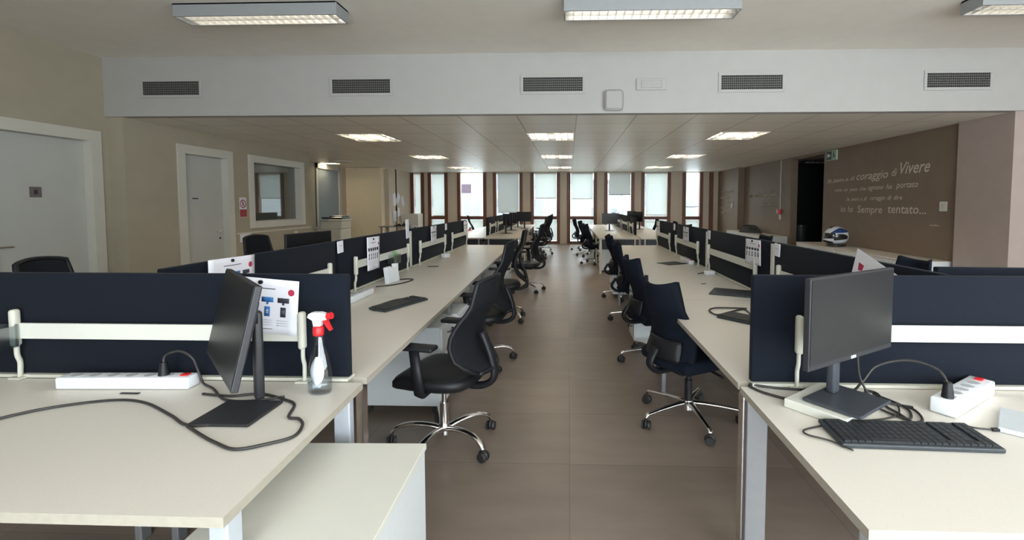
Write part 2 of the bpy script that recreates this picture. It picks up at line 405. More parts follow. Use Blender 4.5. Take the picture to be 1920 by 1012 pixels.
# frosted glass partition with cream frame
m = M(); m.box(-6.86, -6.78, 12.3, 12.38, 0, ZL); m.box(-6.86, -6.78, 13.55, 13.68, 0, ZL); m.box(-6.86, -6.78, 12.3, 13.6, 2.38, ZL); m.box(-6.86, -6.78, 12.3, 13.6, 0, .1)
w = struct(m, 'window_12', 'trim', 'tall frosted glass partition beside the printer')
M().box(-6.83, -6.82, 12.38, 13.55, .1, 2.38).obj('pane', 'frost', w)
struct(M().box(-6.9, -6.8, 13.68, 13.99, 0, ZL), 'wall_partition_far', 'beige2')
struct(M().box(-7.3, -5.6, 14.85, 14.95, 0, ZL), 'wall_recess', 'beige2')
# far left corner wall carrying the notice papers
struct(M().box(-5.72, -5.6, 14.3, YF, 0, ZL), 'wall_left_corner', 'beige2')
# --- right wall
XR = 5.28
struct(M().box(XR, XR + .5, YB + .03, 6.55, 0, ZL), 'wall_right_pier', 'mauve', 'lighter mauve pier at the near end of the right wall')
m = M()
holed(m, 'x', XR + .06, XR + .22, 6.55, 14.4, 0, ZL, [(9.98, 11.42, -.1, 2.46)])
m.box(XR - .13, XR + .2, 14.4, YF + .1, 0, ZL)
struct(m, 'wall_right', 'taupe', 'dark taupe right wall with pale handwriting')
rw = [(-2.0, -.2, .12, 3.12)]  # unseen side window, added to bring in more daylight from the right
struct(holed(M(), 'x', 7.0, 7.16, YN, YB + .2, 0, ZC, rw), 'wall_right_near', 'taupe')
m = M(); g = M()
for a, b, c, d in rw:
    m.box(7.03, 7.1, a, a + .06, c, d); m.box(7.03, 7.1, b - .06, b, c, d); m.box(7.03, 7.1, a, b, c, c + .06); m.box(7.03, 7.1, a, b, d - .06, d)
    g.box(7.064, 7.07, a + .06, b - .06, c + .06, d - .06)
w = struct(m, 'window_14', 'wood'); g.obj('pane', 'glass', w)
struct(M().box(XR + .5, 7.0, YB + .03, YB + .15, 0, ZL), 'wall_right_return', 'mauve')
# dark passage behind the doorway
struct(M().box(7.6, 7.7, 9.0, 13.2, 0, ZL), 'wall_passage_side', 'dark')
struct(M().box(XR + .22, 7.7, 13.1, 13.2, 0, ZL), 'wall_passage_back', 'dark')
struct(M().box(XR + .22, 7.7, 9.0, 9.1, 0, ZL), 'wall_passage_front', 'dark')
# --- wall behind the camera, its unseen windows enlarged for more daylight
bw = [(-1.5 + k * 2.1, .52 + k * 2.1, .12, 3.12) for k in range(4)]
struct(holed(M(), 'y', YN - .15, YN, -6.0, 7.1, 0, ZC, bw), 'wall_back', 'beige')
m = M(); g = M()
for a, b, c, d in bw:
    m.box(a, a + .06, YN - .1, YN - .03, c, d); m.box(b - .06, b, YN - .1, YN - .03, c, d); m.box(a, b, YN - .1, YN - .03, c, c + .06); m.box(a, b, YN - .1, YN - .03, d - .06, d)
    g.box(a + .06, b - .06, YN - .07, YN - .064, c + .06, d - .06)
w = struct(m, 'window_13', 'wood'); g.obj('pane', 'glass', w)
# --- far wall and its row of tall windows
# (left, right, blind lower edge z, blind material)
WIN = [(-5.60, -5.12, 1.02, 'blind'), (-4.98, -4.28, 1.0, 'blind'), (-3.94, -2.91, None, None), (-2.67, -1.63, 1.12, 'blindg'),
       (-1.35, -.32, 1.62, 'blind'), (-.07, .97, 1.60, 'blind'), (1.23, 2.27, 1.74, 'blindg'), (2.51, 3.52, 1.03, 'blind'), (3.93, 4.63, None, None)]
struct(holed(M(), 'y', YF, YF + .25, -6.0, 5.6, 0, ZL, [(a, b, 0.02, ZL - .02) for a, b, _, _ in WIN] + [(4.84, 4.98, .02, ZL - .02)]), 'wall_far', 'beige2', 'pale far wall between the tall windows')
for i, (a, b, bz, bm_) in enumerate(WIN):
    m = M(); fw = .115
    m.box(a, a + fw, YF - .04, YF + .12, .02, ZL - .02, bev=.004); m.box(b - fw, b, YF - .04, YF + .12, .02, ZL - .02, bev=.004)
    m.box(a + fw, b - fw, YF - .03, YF + .10, .86, .98, bev=.004); m.box(a + fw, b - fw, YF - .03, YF + .10, .02, .10, bev=.004)
    w = struct(m, 'window_%d' % (i + 1), 'wood', 'tall red brown wooden window, number %d from the left on the far wall' % (i + 1))
    M().box(a + fw, b - fw, YF + .05, YF + .056, .98, ZL - .02).obj('pane', 'glass', w)
    M().box(a + fw, b - fw, YF + .05, YF + .056, .10, .86).obj('lower_pane', 'glass', w)
    nth = ['leftmost', 'second', 'third', 'fourth', 'fifth', 'sixth', 'seventh', 'eighth', 'ninth'][i]
    # closed lower blind
    m = M(); m.box(a + fw + .01, b - fw - .01, YF + .025, YF + .029, .13, .84)
    for k in range(9): m.box(a + fw + .012, b - fw - .012, YF + .019, YF + .026, .16 + k * .075, .165 + k * .075)
    tag(m.obj('lower_blind', 'blind'), 'pale blind behind the low pane of the %s tall window from the left' % nth, 'blind', 'blinds of the low panes')
    if bz is not None:
        r = thing('roller_blind', '%s roller blind hanging in the %s tall window from the left' % ({'blind': 'white', 'blindg': 'grey'}[bm_], nth), 'blind', ((a + b) / 2, YF, 0), 0, 'roller blinds of the far windows')
        hw = (b - a) / 2 - fw
        m = M(); m.box(-hw + .05, hw - .02, .025, .029, bz, ZL - .06)
        m.obj('blind_fabric', bm_, r)
        M().box(-hw + .05, hw - .02, .018, .034, bz - .025, bz).obj('bottom_bar', 'mongrey' if bm_ == 'blindg' and bz > 1.7 else 'white', r)
        M().box(-hw + .01, hw - .01, .00, .045, ZL - .07, ZL - .02).obj('blind_cassette', 'white', r)
        M().tube([(-hw + .035, .03, ZL - .05), (-hw + .035, .03, 1.3)], .006, 6).obj('pull_cord', 'mongrey', r)
m = M().box(4.84, 4.98, YF - .04, YF + .1, .02, ZL - .02, bev=.004)
struct(m, 'trim_20', 'wood', 'brown wooden post beside the right corner of the far wall')
# opening bar in the ninth window
tag(M().tube([(4.05, YF + .02, 1.31), (4.25, YF + .015, 1.30), (4.50, YF + .02, 1.325)], .012, 6).obj('window_stay', 'black'), 'thin dark bar across the rightmost clear window', 'window bar')

# ---------------------------------------------------------------- outdoors
tag(M().box(-30, 30, YF + .4, 60, -.4, -.3).obj('street_ground', 'ground'), None, None, None, 'structure')
fb = thing('apartment_building', 'pale apartment building across the street seen through the far windows', 'building', (0, 42, -.3))
m = M(); m.box(-26, 2, 0, 4, 0, 5.4); m.box(5, 26, 1.5, 6, 0, 4.8); m.box(1.5, 5.5, 3, 7, 0, 4.0); m.obj('facade', 'facade', fb)
for i in range(9):
    for k in range(2):
        x = -24 + i * 2.9
        q = M(); q.box(x, x + 1.3, -.05, .06, .6 + k * 2.5, 2.1 + k * 2.5); wn = q.obj('facade_window', 'facwin', fb)
for x in (7, 10.5, 14, 18):
    for k in range(2): M().box(x, x + 1.2, 1.45, 1.55, .6 + k * 2.3, 2.0 + k * 2.3).obj('facade_window', 'facwin', fb)
ss = thing('street_sign', 'purple square street sign on a thin pole outside the third window', 'street sign', (-6.55, 31, -.3))
M().cyl((0, 0, 0), (0, 0, 3.0), .04, seg=8).obj('pole', 'greymetal', ss)
M().box(-.65, 0, -.05, 0, 2.4, 3.0).obj('sign_panel', 'purple', ss)
rl = thing('street_railing', 'dark street railing with round knobs outside the third window', 'railing', (-4.9, 28, -.3))
m = M()
for i in range(3): m.cyl((i * .45, 0, 0), (i * .45, 0, 1.15), .03, seg=8); m.lathe([(.01, -.1), (.1, -.05), (.1, .05), (.01, .1)], (i * .45, 0, 1.2), 10)
m.cyl((0, 0, .8), (1.6, 0, .8), .025, seg=8); m.cyl((1.1, 0, 1.2), (1.7, 0, 1.2), .035, seg=8); m.obj('rail', 'mongrey', rl)

# ================================================================ CEILING LAMPS
def surface_lamp(x0, x1, label, rz=0):
    L = (x1 - x0); D = .235
    t = thing('ceiling_lamp', label, 'ceiling lamp', (x0, 4.21, 3.13), rz, 'surface mounted ceiling lamps')
    m = M(); m.box(0, L, 0, .012, 0, .12, bev=.003); m.box(0, L, D - .012, D, 0, .12, bev=.003); m.box(0, .012, .012, D - .012, 0, .12); m.box(L - .012, L, .012, D - .012, 0, .12); m.box(0.0, L, 0.0, D, .105, .119)
    m.obj('housing', 'lampbody', t)
    m = M(); m.box(.014, L - .014, .014, D - .014, .095, .103); m.obj('reflector', 'reflector', t)
    for yy in (.07, .165): M().cyl((.05, yy, .065), (L - .05, yy, .065), .013, seg=10).obj('tube', 'tube', t)
    m = M(); n = 20
    for i in range(1, n): x = .014 + (L - .028) * i / n; m.box(x - .001, x + .001, .014, D - .014, .004, .045)
    m.box(.014, L - .014, .113, .121, .004, .045)
    for yy in (.014, D - .02): m.box(.014, L - .014, yy, yy + .006, .002, .06)
    m.obj('louvre', 'louvre', t)
    return t
surface_lamp(-3.62, -2.10, 'grey box lamp with lit louvre, leftmost on the upper ceiling')
surface_lamp(-.05, 1.51, 'grey box lamp with lit louvre above the aisle on the upper ceiling')
surface_lamp(3.55, 5.10, 'grey box lamp cut by the right edge of the photo on the upper ceiling')
names = {0: 'left', 1: 'middle', 2: 'right'}; rows = {0: 'nearest', 1: 'second', 2: 'farthest'}
proto = None
for j, (c, d) in enumerate(LAMPY):
    for i, (a, b) in enumerate(LAMPX):
        lab = 'recessed square louvre lamp in the %s row of the %s column' % (rows[j], names[i])
        if proto is None:
            t = thing('recessed_lamp', lab, 'ceiling lamp', (a, c, ZL), 0, 'recessed ceiling lamps'); proto = t
            w_, h_ = b - a, d - c
            m = M(); m.box(.001, w_ - .001, .001, h_ - .001, .085, .099); m.box(.001, .012, .001, h_ - .001, .0, .085); m.box(w_ - .012, w_ - .001, .001, h_ - .001, .0, .085)
            m.box(.012, w_ - .012, .001, .012, 0, .085); m.box(.012, w_ - .012, h_ - .012, h_ - .001, 0, .085); m.obj('housing', 'troffer', t)
            for k in range(4): M().cyl((.11 + k * (w_ - .22) / 3, .05, .062), (.11 + k * (w_ - .22) / 3, h_ - .05, .062), .008, seg=8).obj('tube', 'tube2', t)
            m = M()
            for k in range(1, 7): m.box(k * w_ / 7 - .004, k * w_ / 7 + .004, .012, h_ - .012, -.004, .045)
            for k in range(1, 4): m.box(.012, w_ - .012, k * h_ / 4 - .002, k * h_ / 4 + .002, -.003, .045)
            m.obj('louvre', 'louvre', t)
            m = M(); m.box(-.012, w_ + .012, -.012, .004, -.008, .0); m.box(-.012, w_ + .012, h_ - .004, h_ + .012, -.008, 0); m.box(-.012, .004, 0, h_, -.008, 0); m.box(w_ - .004, w_ + .012, 0, h_, -.008, 0)
            m.obj('frame', 'trim', t)
        else: dup(proto, (a, c, ZL), 0, lab)
t = thing('recessed_lamp', 'small lit recessed lamp above the printer corner', 'ceiling lamp', (-6.95, 12.5, ZL))
M().box(.005, .595, .005, .295, .06, .07).obj('diffuser', 'tube3', t)
m = M(); m.box(0, .6, 0, .01, 0, .08); m.box(0, .6, .29, .3, 0, .08); m.box(0, .01, 0, .3, 0, .08); m.box(.59, .6, 0, .3, 0, .08); m.obj('frame', 'trim', t)

# vents in the bulkhead
VX = [(-5.33, -4.62), (-2.92, -2.20), (-.56, .16), (1.82, 2.55), (4.22, 4.94)]
vp = None
for i, (a, b) in enumerate(VX):
    lab = 'grey air vent grille in the bulkhead, %s' % ['leftmost above the left wall corner', 'second from the left', 'in the middle beside the wall speaker', 'fourth from the left, right of the white plate', 'rightmost'][i]
    if vp is None:
        vp = thing('air_vent', lab, 'air vent', (a, YB, 2.78), 0, 'air vents in the bulkhead'); w_ = .72; h_ = .165
        m = M(); f_ = .035
        m.box(-f_, w_ + f_, -.012, 0, -f_, 0, bev=.003); m.box(-f_, w_ + f_, -.012, 0, h_, h_ + f_, bev=.003); m.box(-f_, 0, -.012, 0, 0, h_, bev=.003); m.box(w_, w_ + f_, -.012, 0, 0, h_, bev=.003)
        m.obj('frame', 'soffit', vp)
        M().box(0, w_, -.002, -.0005, 0, h_).obj('duct', 'ventdark', vp)
        m = M()
        for k in range(1, 6): m.box(0, w_, -.012, -.004, k * h_ / 6 - .004, k * h_ / 6 + .004)
        for k in range(1, 30): m.box(k * w_ / 30 - .0025, k * w_ / 30 + .0025, -.009, -.003, 0, h_)
        m.obj('grille', 'vent', vp)
    else: dup(vp, (a, YB, 2.78 + .004 * i), 0, lab)
t = thing('wall_speaker', 'round cornered grey speaker under the bulkhead edge', 'speaker', (.535, YB, 2.67))
m = M(); m.box(-.115, .115, -.06, 0, -.125, .125, bev=.045, seg=5); m.obj('speaker_body', 'clockgrey', t)
M().box(-.09, .09, -.064, -.058, -.1, .1, bev=.002).obj('speaker_grille', 'clockgrey', t)
t = thing('emergency_light', 'pale rectangular emergency light on the bulkhead', 'emergency light', (.985, YB, 2.86))
m = M(); m.box(-.18, .18, -.02, 0, -.07, .07, bev=.008); m.obj('plate', 'soffit', t)
M().box(-.12, .13, -.028, -.018, -.045, .045, bev=.006).obj('diffuser', 'clockgrey', t)

# ================================================================ DESKS
TZ = .73; TH = .025
def desk(x0n, x0f, x1, y0, y1, label, group, legs, panel=None, tray=None):
    """x0n/x0f: inner edge at near/far end, x1: outer edge"""
    cx, cy = (x0n + x1) / 2, (y0 + y1) / 2
    t = thing('desk', label, 'desk', (cx, cy, 0), 0, group)
    m = M(); m.mi = 0
    poly = [(x0n - cx, y0 - cy), (x1 - cx, y0 - cy), (x1 - cx, y1 - cy), (x0f - cx, y1 - cy)]
    m.prism(poly, TZ - TH, TZ)
    o = m.obj('tabletop', ['desk', 'edge'], t)
    for p in o.data.polygons:
        if abs(p.normal.z) < .5: p.material_index = 1
    for (lx, ly, sx, sy, mt) in legs:
        M().box(lx - cx - sx / 2, lx - cx + sx / 2, ly - cy - sy / 2, ly - cy + sy / 2, 0, TZ - TH - .001, bev=.004).obj('leg', mt, t)
    if tray:
        a, b, c, d, z0, z1 = tray
        M().box(a - cx, b - cx, c - cy, d - cy, z0, z1).obj('modesty_panel', 'black', t)
    return t
def lin(y, side):
    return (-.81 - .027 * (y - 1.8)) if side < 0 else .66
CXL, CXR = -1.735, 1.50       # line of the dividing screens
YS = [1.80, 3.38, 4.97, 6.42, 7.77]
FS = [9.36, 10.85, 12.35, 13.82, 15.28]
ordn = ['nearest', 'second', 'third', 'fourth']
for side, cx, word in ((-1, CXL, 'left'), (1, CXR, 'right')):
    for k in range(4):
        y0, y1 = YS[k] + .002, YS[k + 1] - .002
        a, b = lin(y0, side), lin(y1, side)
        g = .012
        lx = b - side * -.05
        desk(a, b, cx - side * g, y0, y1, 'cream desk, %s of the near %s bench on its aisle side' % (ordn[k], word), 'desks along the aisle',
             [(a + side * .045, y0 + .05, .03, .05, 'chrome' if k == 0 else 'greymetal'), (cx - side * .08, y0 + .05, .03, .05, 'greymetal')] + ([(b + side * .045, y1 - .05, .03, .05, 'greymetal')] if k == 3 else []),
             tray=(min(cx - side * .02, cx - side * .05), max(cx - side * .02, cx - side * .05), y0 + .1, y1 - .1, .35, TZ - TH - .001))
        o_ = cx + side * .86
        desk(cx + side * g, cx + side * g, o_, y0, y1, 'cream desk, %s of the near %s bench on its wall side' % (ordn[k], word), 'desks on the wall sides',
             [(o_ - side * .045, y0 + .05, .03, .05, 'greymetal'), (cx + side * .08, y0 + .05, .03, .05, 'greymetal')])
    fx = (-.97, -1.12) if side < 0 else (.60, .60)
    fc = -1.74 if side < 0 else 1.43
    for k in range(4):
        y0, y1 = FS[k] + .002, FS[k + 1] - .002
        tt = lambda y: fx[0] + (fx[1] - fx[0]) * (y - FS[0]) / (FS[4] - FS[0])
        a, b = tt(y0), tt(y1)
        desk(a, b, fc - side * .012, y0, y1, 'cream desk, %s of the far %s bench on its aisle side' % (ordn[k], word), 'desks along the aisle',
             [(a + side * .04, y0 + .05, .04, .05, 'ivory'), (fc - side * .1, y0 + .05, .03, .05, 'greymetal')],
             tray=(min(a + side * .07, fc - side * .02), max(a + side * .07, fc - side * .02), y0 + .03, y0 + .05, .50, TZ - TH - .001) if k == 0 else None)
        o_ = fc + side * .80
        desk(fc + side * .012, fc + side * .012, o_, y0, y1, 'cream desk, %s of the far %s bench on its wall side' % (ordn[k], word), 'desks on the wall sides',
             [(o_ - side * .04, y0 + .05, .04, .05, 'ivory'), (fc + side * .1, y0 + .05, .03, .05, 'greymetal')],
             tray=(min(fc + side * .02, o_ - side * .07), max(fc + side * .02, o_ - side * .07), y0 + .03, y0 + .05, .50, TZ - TH - .001) if k == 0 else None)
# the two end desks facing the camera
desk(-.77, -.805, -2.60, .975, 1.755, 'wide cream end desk in the left foreground with the turned monitor', 'end desks in front of the benches',
     [(-.80, 1.02, .045, .05, 'lightsteel'), (-.835, 1.66, .06, .035, 'lightsteel'), (-2.54, 1.02, .045, .05, 'lightsteel'), (-2.54, 1.66, .06, .035, 'lightsteel')])
desk(.645, .655, 2.45, .985, 1.765, 'wide cream end desk in the right foreground with the grey keyboard', 'end desks in front of the benches',
     [(.69, 1.03, .045, .05, 'lightsteel'), (.69, 1.70, .075, .035, 'greymetal'), (2.39, 1.03, .045, .05, 'greymetal'), (2.39, 1.70, .06, .035, 'greymetal')])

# ================================================================ SCREENS AND TOOL RAILS
def screen_panel(loc, length, rz, label, group, z0=.735, z1=1.152, th=.03):
    t = thing('desk_divider', label, 'desk divider', loc, rz, group)
    M().box(0, length, -th / 2, th / 2, z0 + .012 - loc[2], z1 - loc[2], bev=.006, seg=3).obj('fabric_panel', 'fabric', t)
    M().box(0, length, -.03, .03, z0 - loc[2], z0 + .012 - loc[2]).obj('base_rail', 'ivory', t)
    return t
def tool_rail(loc, length, rz, label, z_mid=.945, hgt=.06, end_over=.0):
    """horizontal white beam in front (local -y) of a divider carried by two curved posts"""
    t = thing('tool_rail', label, 'tool rail', loc, rz, 'white tool rails of the dividers')
    M().box(.0, length, -.010, .002, z_mid - hgt / 2, z_mid + hgt / 2, bev=.002).obj('beam', 'white', t)
    for x in (-.012, length + .012):
        m = M(); m.box(x - .013, x + .013, -.026, .006, .865, 1.012, bev=.011, seg=4)
        p = smooth_path([(x, -.008, .875), (x, -.008, .83), (x, -.0, .80), (x, .0, .77), (x, -.002, .738)], 5)
        m.tube(p, .010, 8, sy=.7, up=(1, 0, 0)); m.box(x - .03, x + .02, -.022, .010, .731, .739, bev=.002)
        m.obj('post', 'ivory', t)
    return t
ordp = ['nearest', 'second', 'third', 'farthest']
# long rows: x runs along +y when rz = +90 deg (local +x -> +y, local -y -> +x)
for k in range(4):
    y0, y1 = (YS[k] + .05 if k == 0 else YS[k] + .015), YS[k + 1] - .03
    screen_panel((CXL, y0 + (.05 if k == 0 else 0), 0), y1 - y0 - (.05 if k == 0 else 0), PI / 2, 'navy divider panel, %s along the near left bench' % ordp[k], 'navy dividers of the near benches')
    tool_rail((CXL + .045, YS[k] + .22, 0), YS[k + 1] - YS[k] - .42, PI / 2, 'white tool rail on the %s divider of the near left bench' % ordp[k])
    # right row: local -y must point to -x  => rz = -90 deg, origin at far end
    screen_panel((CXR - .02, y1, 0), y1 - y0, -PI / 2, 'navy divider panel, %s along the near right bench' % ordp[k], 'navy dividers of the near benches')
    tool_rail((CXR - .065, YS[k + 1] - .20, 0), YS[k + 1] - YS[k] - .42, -PI / 2, 'white tool rail on the %s divider of the near right bench' % ordp[k])
for k in range(4):
    y0, y1 = FS[k] + (.4 if k == 0 else .02), FS[k + 1] - .03
    screen_panel((-1.74, y0, 0), y1 - y0, PI / 2, 'navy divider panel, %s along the far left bench' % ordp[k], 'navy dividers of the far benches', z1=1.13)
    tool_rail((-1.70, y0 + .15, 0), y1 - y0 - .3, PI / 2, 'white tool rail on the %s divider of the far left bench' % ordp[k])
    y0 = FS[k] + (.62 if k == 0 else .02)
    screen_panel((1.43, y1, 0), y1 - y0, -PI / 2, 'navy divider panel, %s along the far right bench' % ordp[k], 'navy dividers of the far benches', z1=1.13)
    tool_rail((1.39, y1 - .15, 0), y1 - y0 - .3, -PI / 2, 'white tool rail on the %s divider of the far right bench' % ordp[k])
screen_panel((-2.56, 1.785, 0), 1.695, 0, 'wide navy divider panel across the left foreground desk', 'foreground dividers', z0=.733)
screen_panel((.70, 1.79, 0), 1.72, 0, 'wide navy divider panel across the right foreground desk', 'foreground dividers', z0=.733, z1=1.157)
screen_panel((1.53, 1.985, 0), .90, -.06, 'navy divider panel standing behind the right foreground divider', 'navy dividers of the near benches', z1=1.165)
tool_rail((-2.18, 1.752, 0), 1.135, 0, 'white tool rail across the left foreground divider', .925, .062)
tool_rail((.875, 1.757, 0), 1.26, 0, 'white tool rail across the right foreground divider', .945, .062)
# thin white edge strips at the panel joints
for x, y, z0, z1, lab in ((CXL + .022, 4.955, .74, 1.13, 'white vertical strip between the second and third left dividers'), (CXR - .042, 4.955, .74, 1.13, 'white vertical strip between the second and third right dividers'),
                     (CXR - .042, 3.365, .74, 1.14, 'white vertical strip between the nearest and second right dividers')):
    tag(M().box(x - .006, x + .006, y - .022, y + .022, z0 + .01, z1, bev=.002).obj('divider_strip', 'white'), lab, 'strip', 'joint strips of the dividers')

# ================================================================ CHAIRS
def caster(parent, x, y, ang):
    ca, sa = math.cos(ang), math.sin(ang)
    px, py = -sa, ca
    m = M(); r = .029
    for s in (-1, 1):
        c = Vector((x + px * s * .016, y + py * s * .016, r)); d = Vector((px, py, 0)) * .011 * s
        m.cyl(c - d * .2, c + d, r, r * .86, seg=14)
    m.cyl((x, y, .03), (x, y, .072), .010, seg=10)
    t = bmesh.new(); bmesh.ops.create_uvsphere(t, u_segments=12, v_segments=8, radius=1)
    for v in t.verts: v.co = Vector((v.co.x * .034, v.co.y * .012, v.co.z * .030))
    m.merge(t, Matrix.Translation((x, y, .036)) @ Matrix.Rotation(ang, 4, 'Z'), True)
    m.obj('castor', 'rubber', parent)
def star_base(t, a0, R=.31, curved=True):
    m = M(); m.cyl((0, 0, .075), (0, 0, .135), .036, .030, seg=20)
    for k in range(5):
        a = a0 + k * 2 * PI / 5; c, s = math.cos(a), math.sin(a)
        if curved: prof = [(.02, .105), (.10, .125), (.20, .13), (.27, .112), (.305, .085), (.315, .068)]; rr = [.024, .022, .020, .019, .018, .016]
        else: prof = [(.02, .12), (.10, .118), (.20, .108), (.27, .098), (.305, .092), (.318, .072)]; rr = [.022, .019, .016, .015, .015, .014]
        m.tube(smooth_path([(c * r * R / .31, s * r * R / .31, z) for r, z in prof], 3), [rr[min(5, i // 3)] for i in range(16)], 10, sy=.62, up=(0, 0, 1))
    m.obj('star_base', 'chrome', t)
    for k in range(5):
        a = a0 + k * 2 * PI / 5; caster(t, math.cos(a) * .312 * R / .31, math.sin(a) * .312 * R / .31, a + 1.1 + k * .7)
def chair_arms(label, group, a0=.35, top=1.02, arms=True):
    """task chair with arms; the sitter looks towards local +y"""
    t = thing('office_chair', label, 'chair', (0, 0, 0), 0, group)
    star_base(t, a0)
    m = M(); m.cyl((0, 0, .13), (0, 0, .26), .025, seg=16); m.cyl((0, 0, .26), (0, 0, .385), .014, seg=12); m.obj('gas_lift', 'chrome', t)
    m = M(); m.box(-.09, .09, -.14, .10, .365, .415, bev=.02, seg=3); m.box(-.16, .16, -.03, .05, .385, .41, bev=.01)
    m.obj('seat_mechanism', 'black', t)
    m = M(); m.tube(smooth_path([(.10, .06, .385), (.20, .09, .36), (.25, .10, .325)], 4), .011, 8); m.cyl((.25, .10, .335), (.262, .105, .295), .018, .022, seg=12); m.obj('lever', 'black', t)
    m = M()                                                        # seat cushion
    def seat(u, v):
        a = 2 * PI * u; r = v
        ct, st = math.cos(a), math.sin(a); e = 2.0 / 3.4
        x = .245 * r * abs(ct) ** e * (1 if ct >= 0 else -1); y = .245 * r * abs(st) ** e * (1 if st >= 0 else -1)
        z = .478 - .010 * (1 - r) - (.05 * max(0, (y - .12) / .13) ** 2) - (.020 if r > .97 else .004 if r > .9 else 0)
        return (x, y + .01, z)
    N = 36; R_ = [.05, .3, .6, .8, .92, 1.0]; vs = []; fs = []
    for r in R_:
        for i in range(N): vs.append(seat(i / N, r))
    for r, zz in ((1.0, -.03), (.93, -.05), (.5, -.055)):
        for i in range(N): p = seat(i / N, r); vs.append((p[0], p[1], .458 + zz - .045 * max(0, (p[1] - .12) / .13) ** 2 + (.0 if r < 1 else 0)))
    nr = len(R_) + 3
    for j in range(nr - 1):
        for i in range(N): fs.append((j * N + i, j * N + (i + 1) % N, (j + 1) * N + (i + 1) % N, (j + 1) * N + i))
    fs += [tuple(range(N)), tuple((nr - 1) * N + i for i in range(N))]
    m._add(vs, fs, True); m.obj('seat', 'seatfab', t)
    H = top - .50
    def back(u, v):
        s = 2 * u - 1
        hw = (.215 + .02 * math.sin(PI * min(1, v * 1.4)) - .055 * max(0, v - .35) / .65) * (1 - .35 * max(0, .12 - v) / .12)
        x = s * hw
        yc = -.265 + .075 * math.sin(PI * min(1, v / .72)) - .10 * max(0, v - .35) ** 1.3 - (.05 * max(0, .15 - v) / .15)
        y = yc + .035 * s * s
        z = .50 + H * v - .018 * (s * s) * v
        return (x, y, z), (0, -1, .12)
    m = M(); m.surf(back, 14, 18, .012); m.obj('backrest', 'mesh', t)
    loop = [back(u, 0)[0] for u in [i / 10 for i in range(11)]] + [back(1, v)[0] for v in [i / 12 for i in range(1, 13)]] + [back(1 - u, 1)[0] for u in [i / 10 for i in range(1, 11)]] + [back(0, 1 - v)[0] for v in [i / 12 for i in range(1, 13)]]
    m = M(); m.tube(loop, .013, 8); m.obj('back_frame', 'black', t)
    m = M(); m.tube(smooth_path([(0, -.10, .385), (0, -.24, .385), (0, -.315, .44), (0, -.30, .56), (0, -.245, .70)], 5), .020, 10, sy=1.7, up=(1, 0, 0))
    m.obj('back_support', 'black', t)
    if arms:
        for s in (-1, 1):
            a = M(); a.box(-.042, .042, -.13, .12, -.013, .013, bev=.012, seg=4, mtx=Matrix.Translation((s * .285, .03, .672)))
            ar = a.obj('armrest', 'black', t)
            b = M(); b.tube([(s * .13, .0, .40), (s * .25, .0, .40), (s * .278, .0, .42), (s * .285, .005, .50), (s * .285, .025, .66)], [.016, .018, .02, .02, .019], 10, sy=1.5, up=(0, 1, 0)); b.obj('arm_post', 'black', ar)
    return t
def chair_plain(label, group, a0=.2, top=.95):
    """upholstered task chair with tall shaped back, no arms"""
    t = thing('office_chair', label, 'chair', (0, 0, 0), 0, group)
    star_base(t, a0, .33, curved=False)
    m = M(); m.cyl((0, 0, .12), (0, 0, .27), .024, seg=16); m.cyl((0, 0, .27), (0, 0, .36), .015, seg=12); m.obj('gas_lift', 'black', t)
    m = M(); m.box(-.11, .11, -.16, .12, .345, .395, bev=.02, seg=3); m.tube([(.1, .05, .37), (.22, .05, .36), (.25, .05, .355)], .008, 8); m.obj('seat_mechanism', 'black', t)
    m = M(); m.box(-.235, .235, -.225, .245, .39, .47, bev=.035, seg=5); m.obj('seat', 'navyfab', t)
    H = top - .40
    def back(u, v):
        s = 2 * u - 1
        hw = .225 - .075 * v ** 1.3
        if v < .12: hw *= .86 + .14 * v / .12
        x = s * hw
        yc = -.245 + .05 * math.sin(PI * min(1, v / .7)) - .11 * max(0, v - .3) ** 1.4
        y = yc + (.055 + .02 * v) * s * s
        z = .40 + H * v + .028 * abs(s) ** 2.5 * v ** 4
        return (x, y, z), (0, -1, .15)
    m = M(); m.surf(back, 16, 20, .030); m.obj('backrest', 'navyfab', t)
    m = M()
    def lum(u, v):
        s = 2 * u - 1; p, n_ = back(.5 + s * .36, .10 + v * .24)
        return (p[0], p[1] - .030 - .028 * math.sin(PI * v) * (1 - s * s), p[2]), (0, -1, .1)
    m.surf(lum, 10, 6, .014); m.obj('lumbar_shell', 'black', t)
    m = M(); m.tube(smooth_path([(0, -.12, .37), (0, -.26, .37), (0, -.32, .43), (0, -.27, .52)], 5), .018, 10, sy=1.8, up=(1, 0, 0)); m.obj('back_support', 'black', t)
    return t
GA = 'black office chairs with armrests'; GB = 'dark office chairs without armrests'
cA = chair_arms('black mesh office chair with chrome star base, nearest in the left aisle', GA, a0=math.radians(33))
cA.location = (-.735, 2.66, 0); cA.rotation_euler = (0, 0, math.radians(78))
cT = chair_arms('tall black office chair, second from the camera along the left bench', GA, a0=math.radians(10), top=1.10)
cT.location = (-.80, 4.08, 0); cT.rotation_euler = (0, 0, math.radians(84))
for x, y, r, lab in ((-.83, 5.62, 100, 'tall black office chair, third from the camera along the left bench'),
                     (-.71, 7.50, 82, 'black office chair rolled out at the end of the near left bench'),
                     (-.86, 11.6, 95, 'black office chair at the far left bench, nearest of three'),
                     (-.78, 12.9, 70, 'black office chair at the far left bench, middle of three'),
                     (-.80, 13.9, 100, 'black office chair at the far left bench, farthest of three'),
                     (-2.45, 12.6, -75, 'black office chair on the wall side of the far left bench'),
                     (-2.86, 2.70, -80, 'black office chair peeking over the left foreground divider'),
                     (-2.92, 4.62, -95, 'black office chair behind the nearest left divider, below the door note')):
    dup(cT, (x, y, 0), math.radians(r), lab)
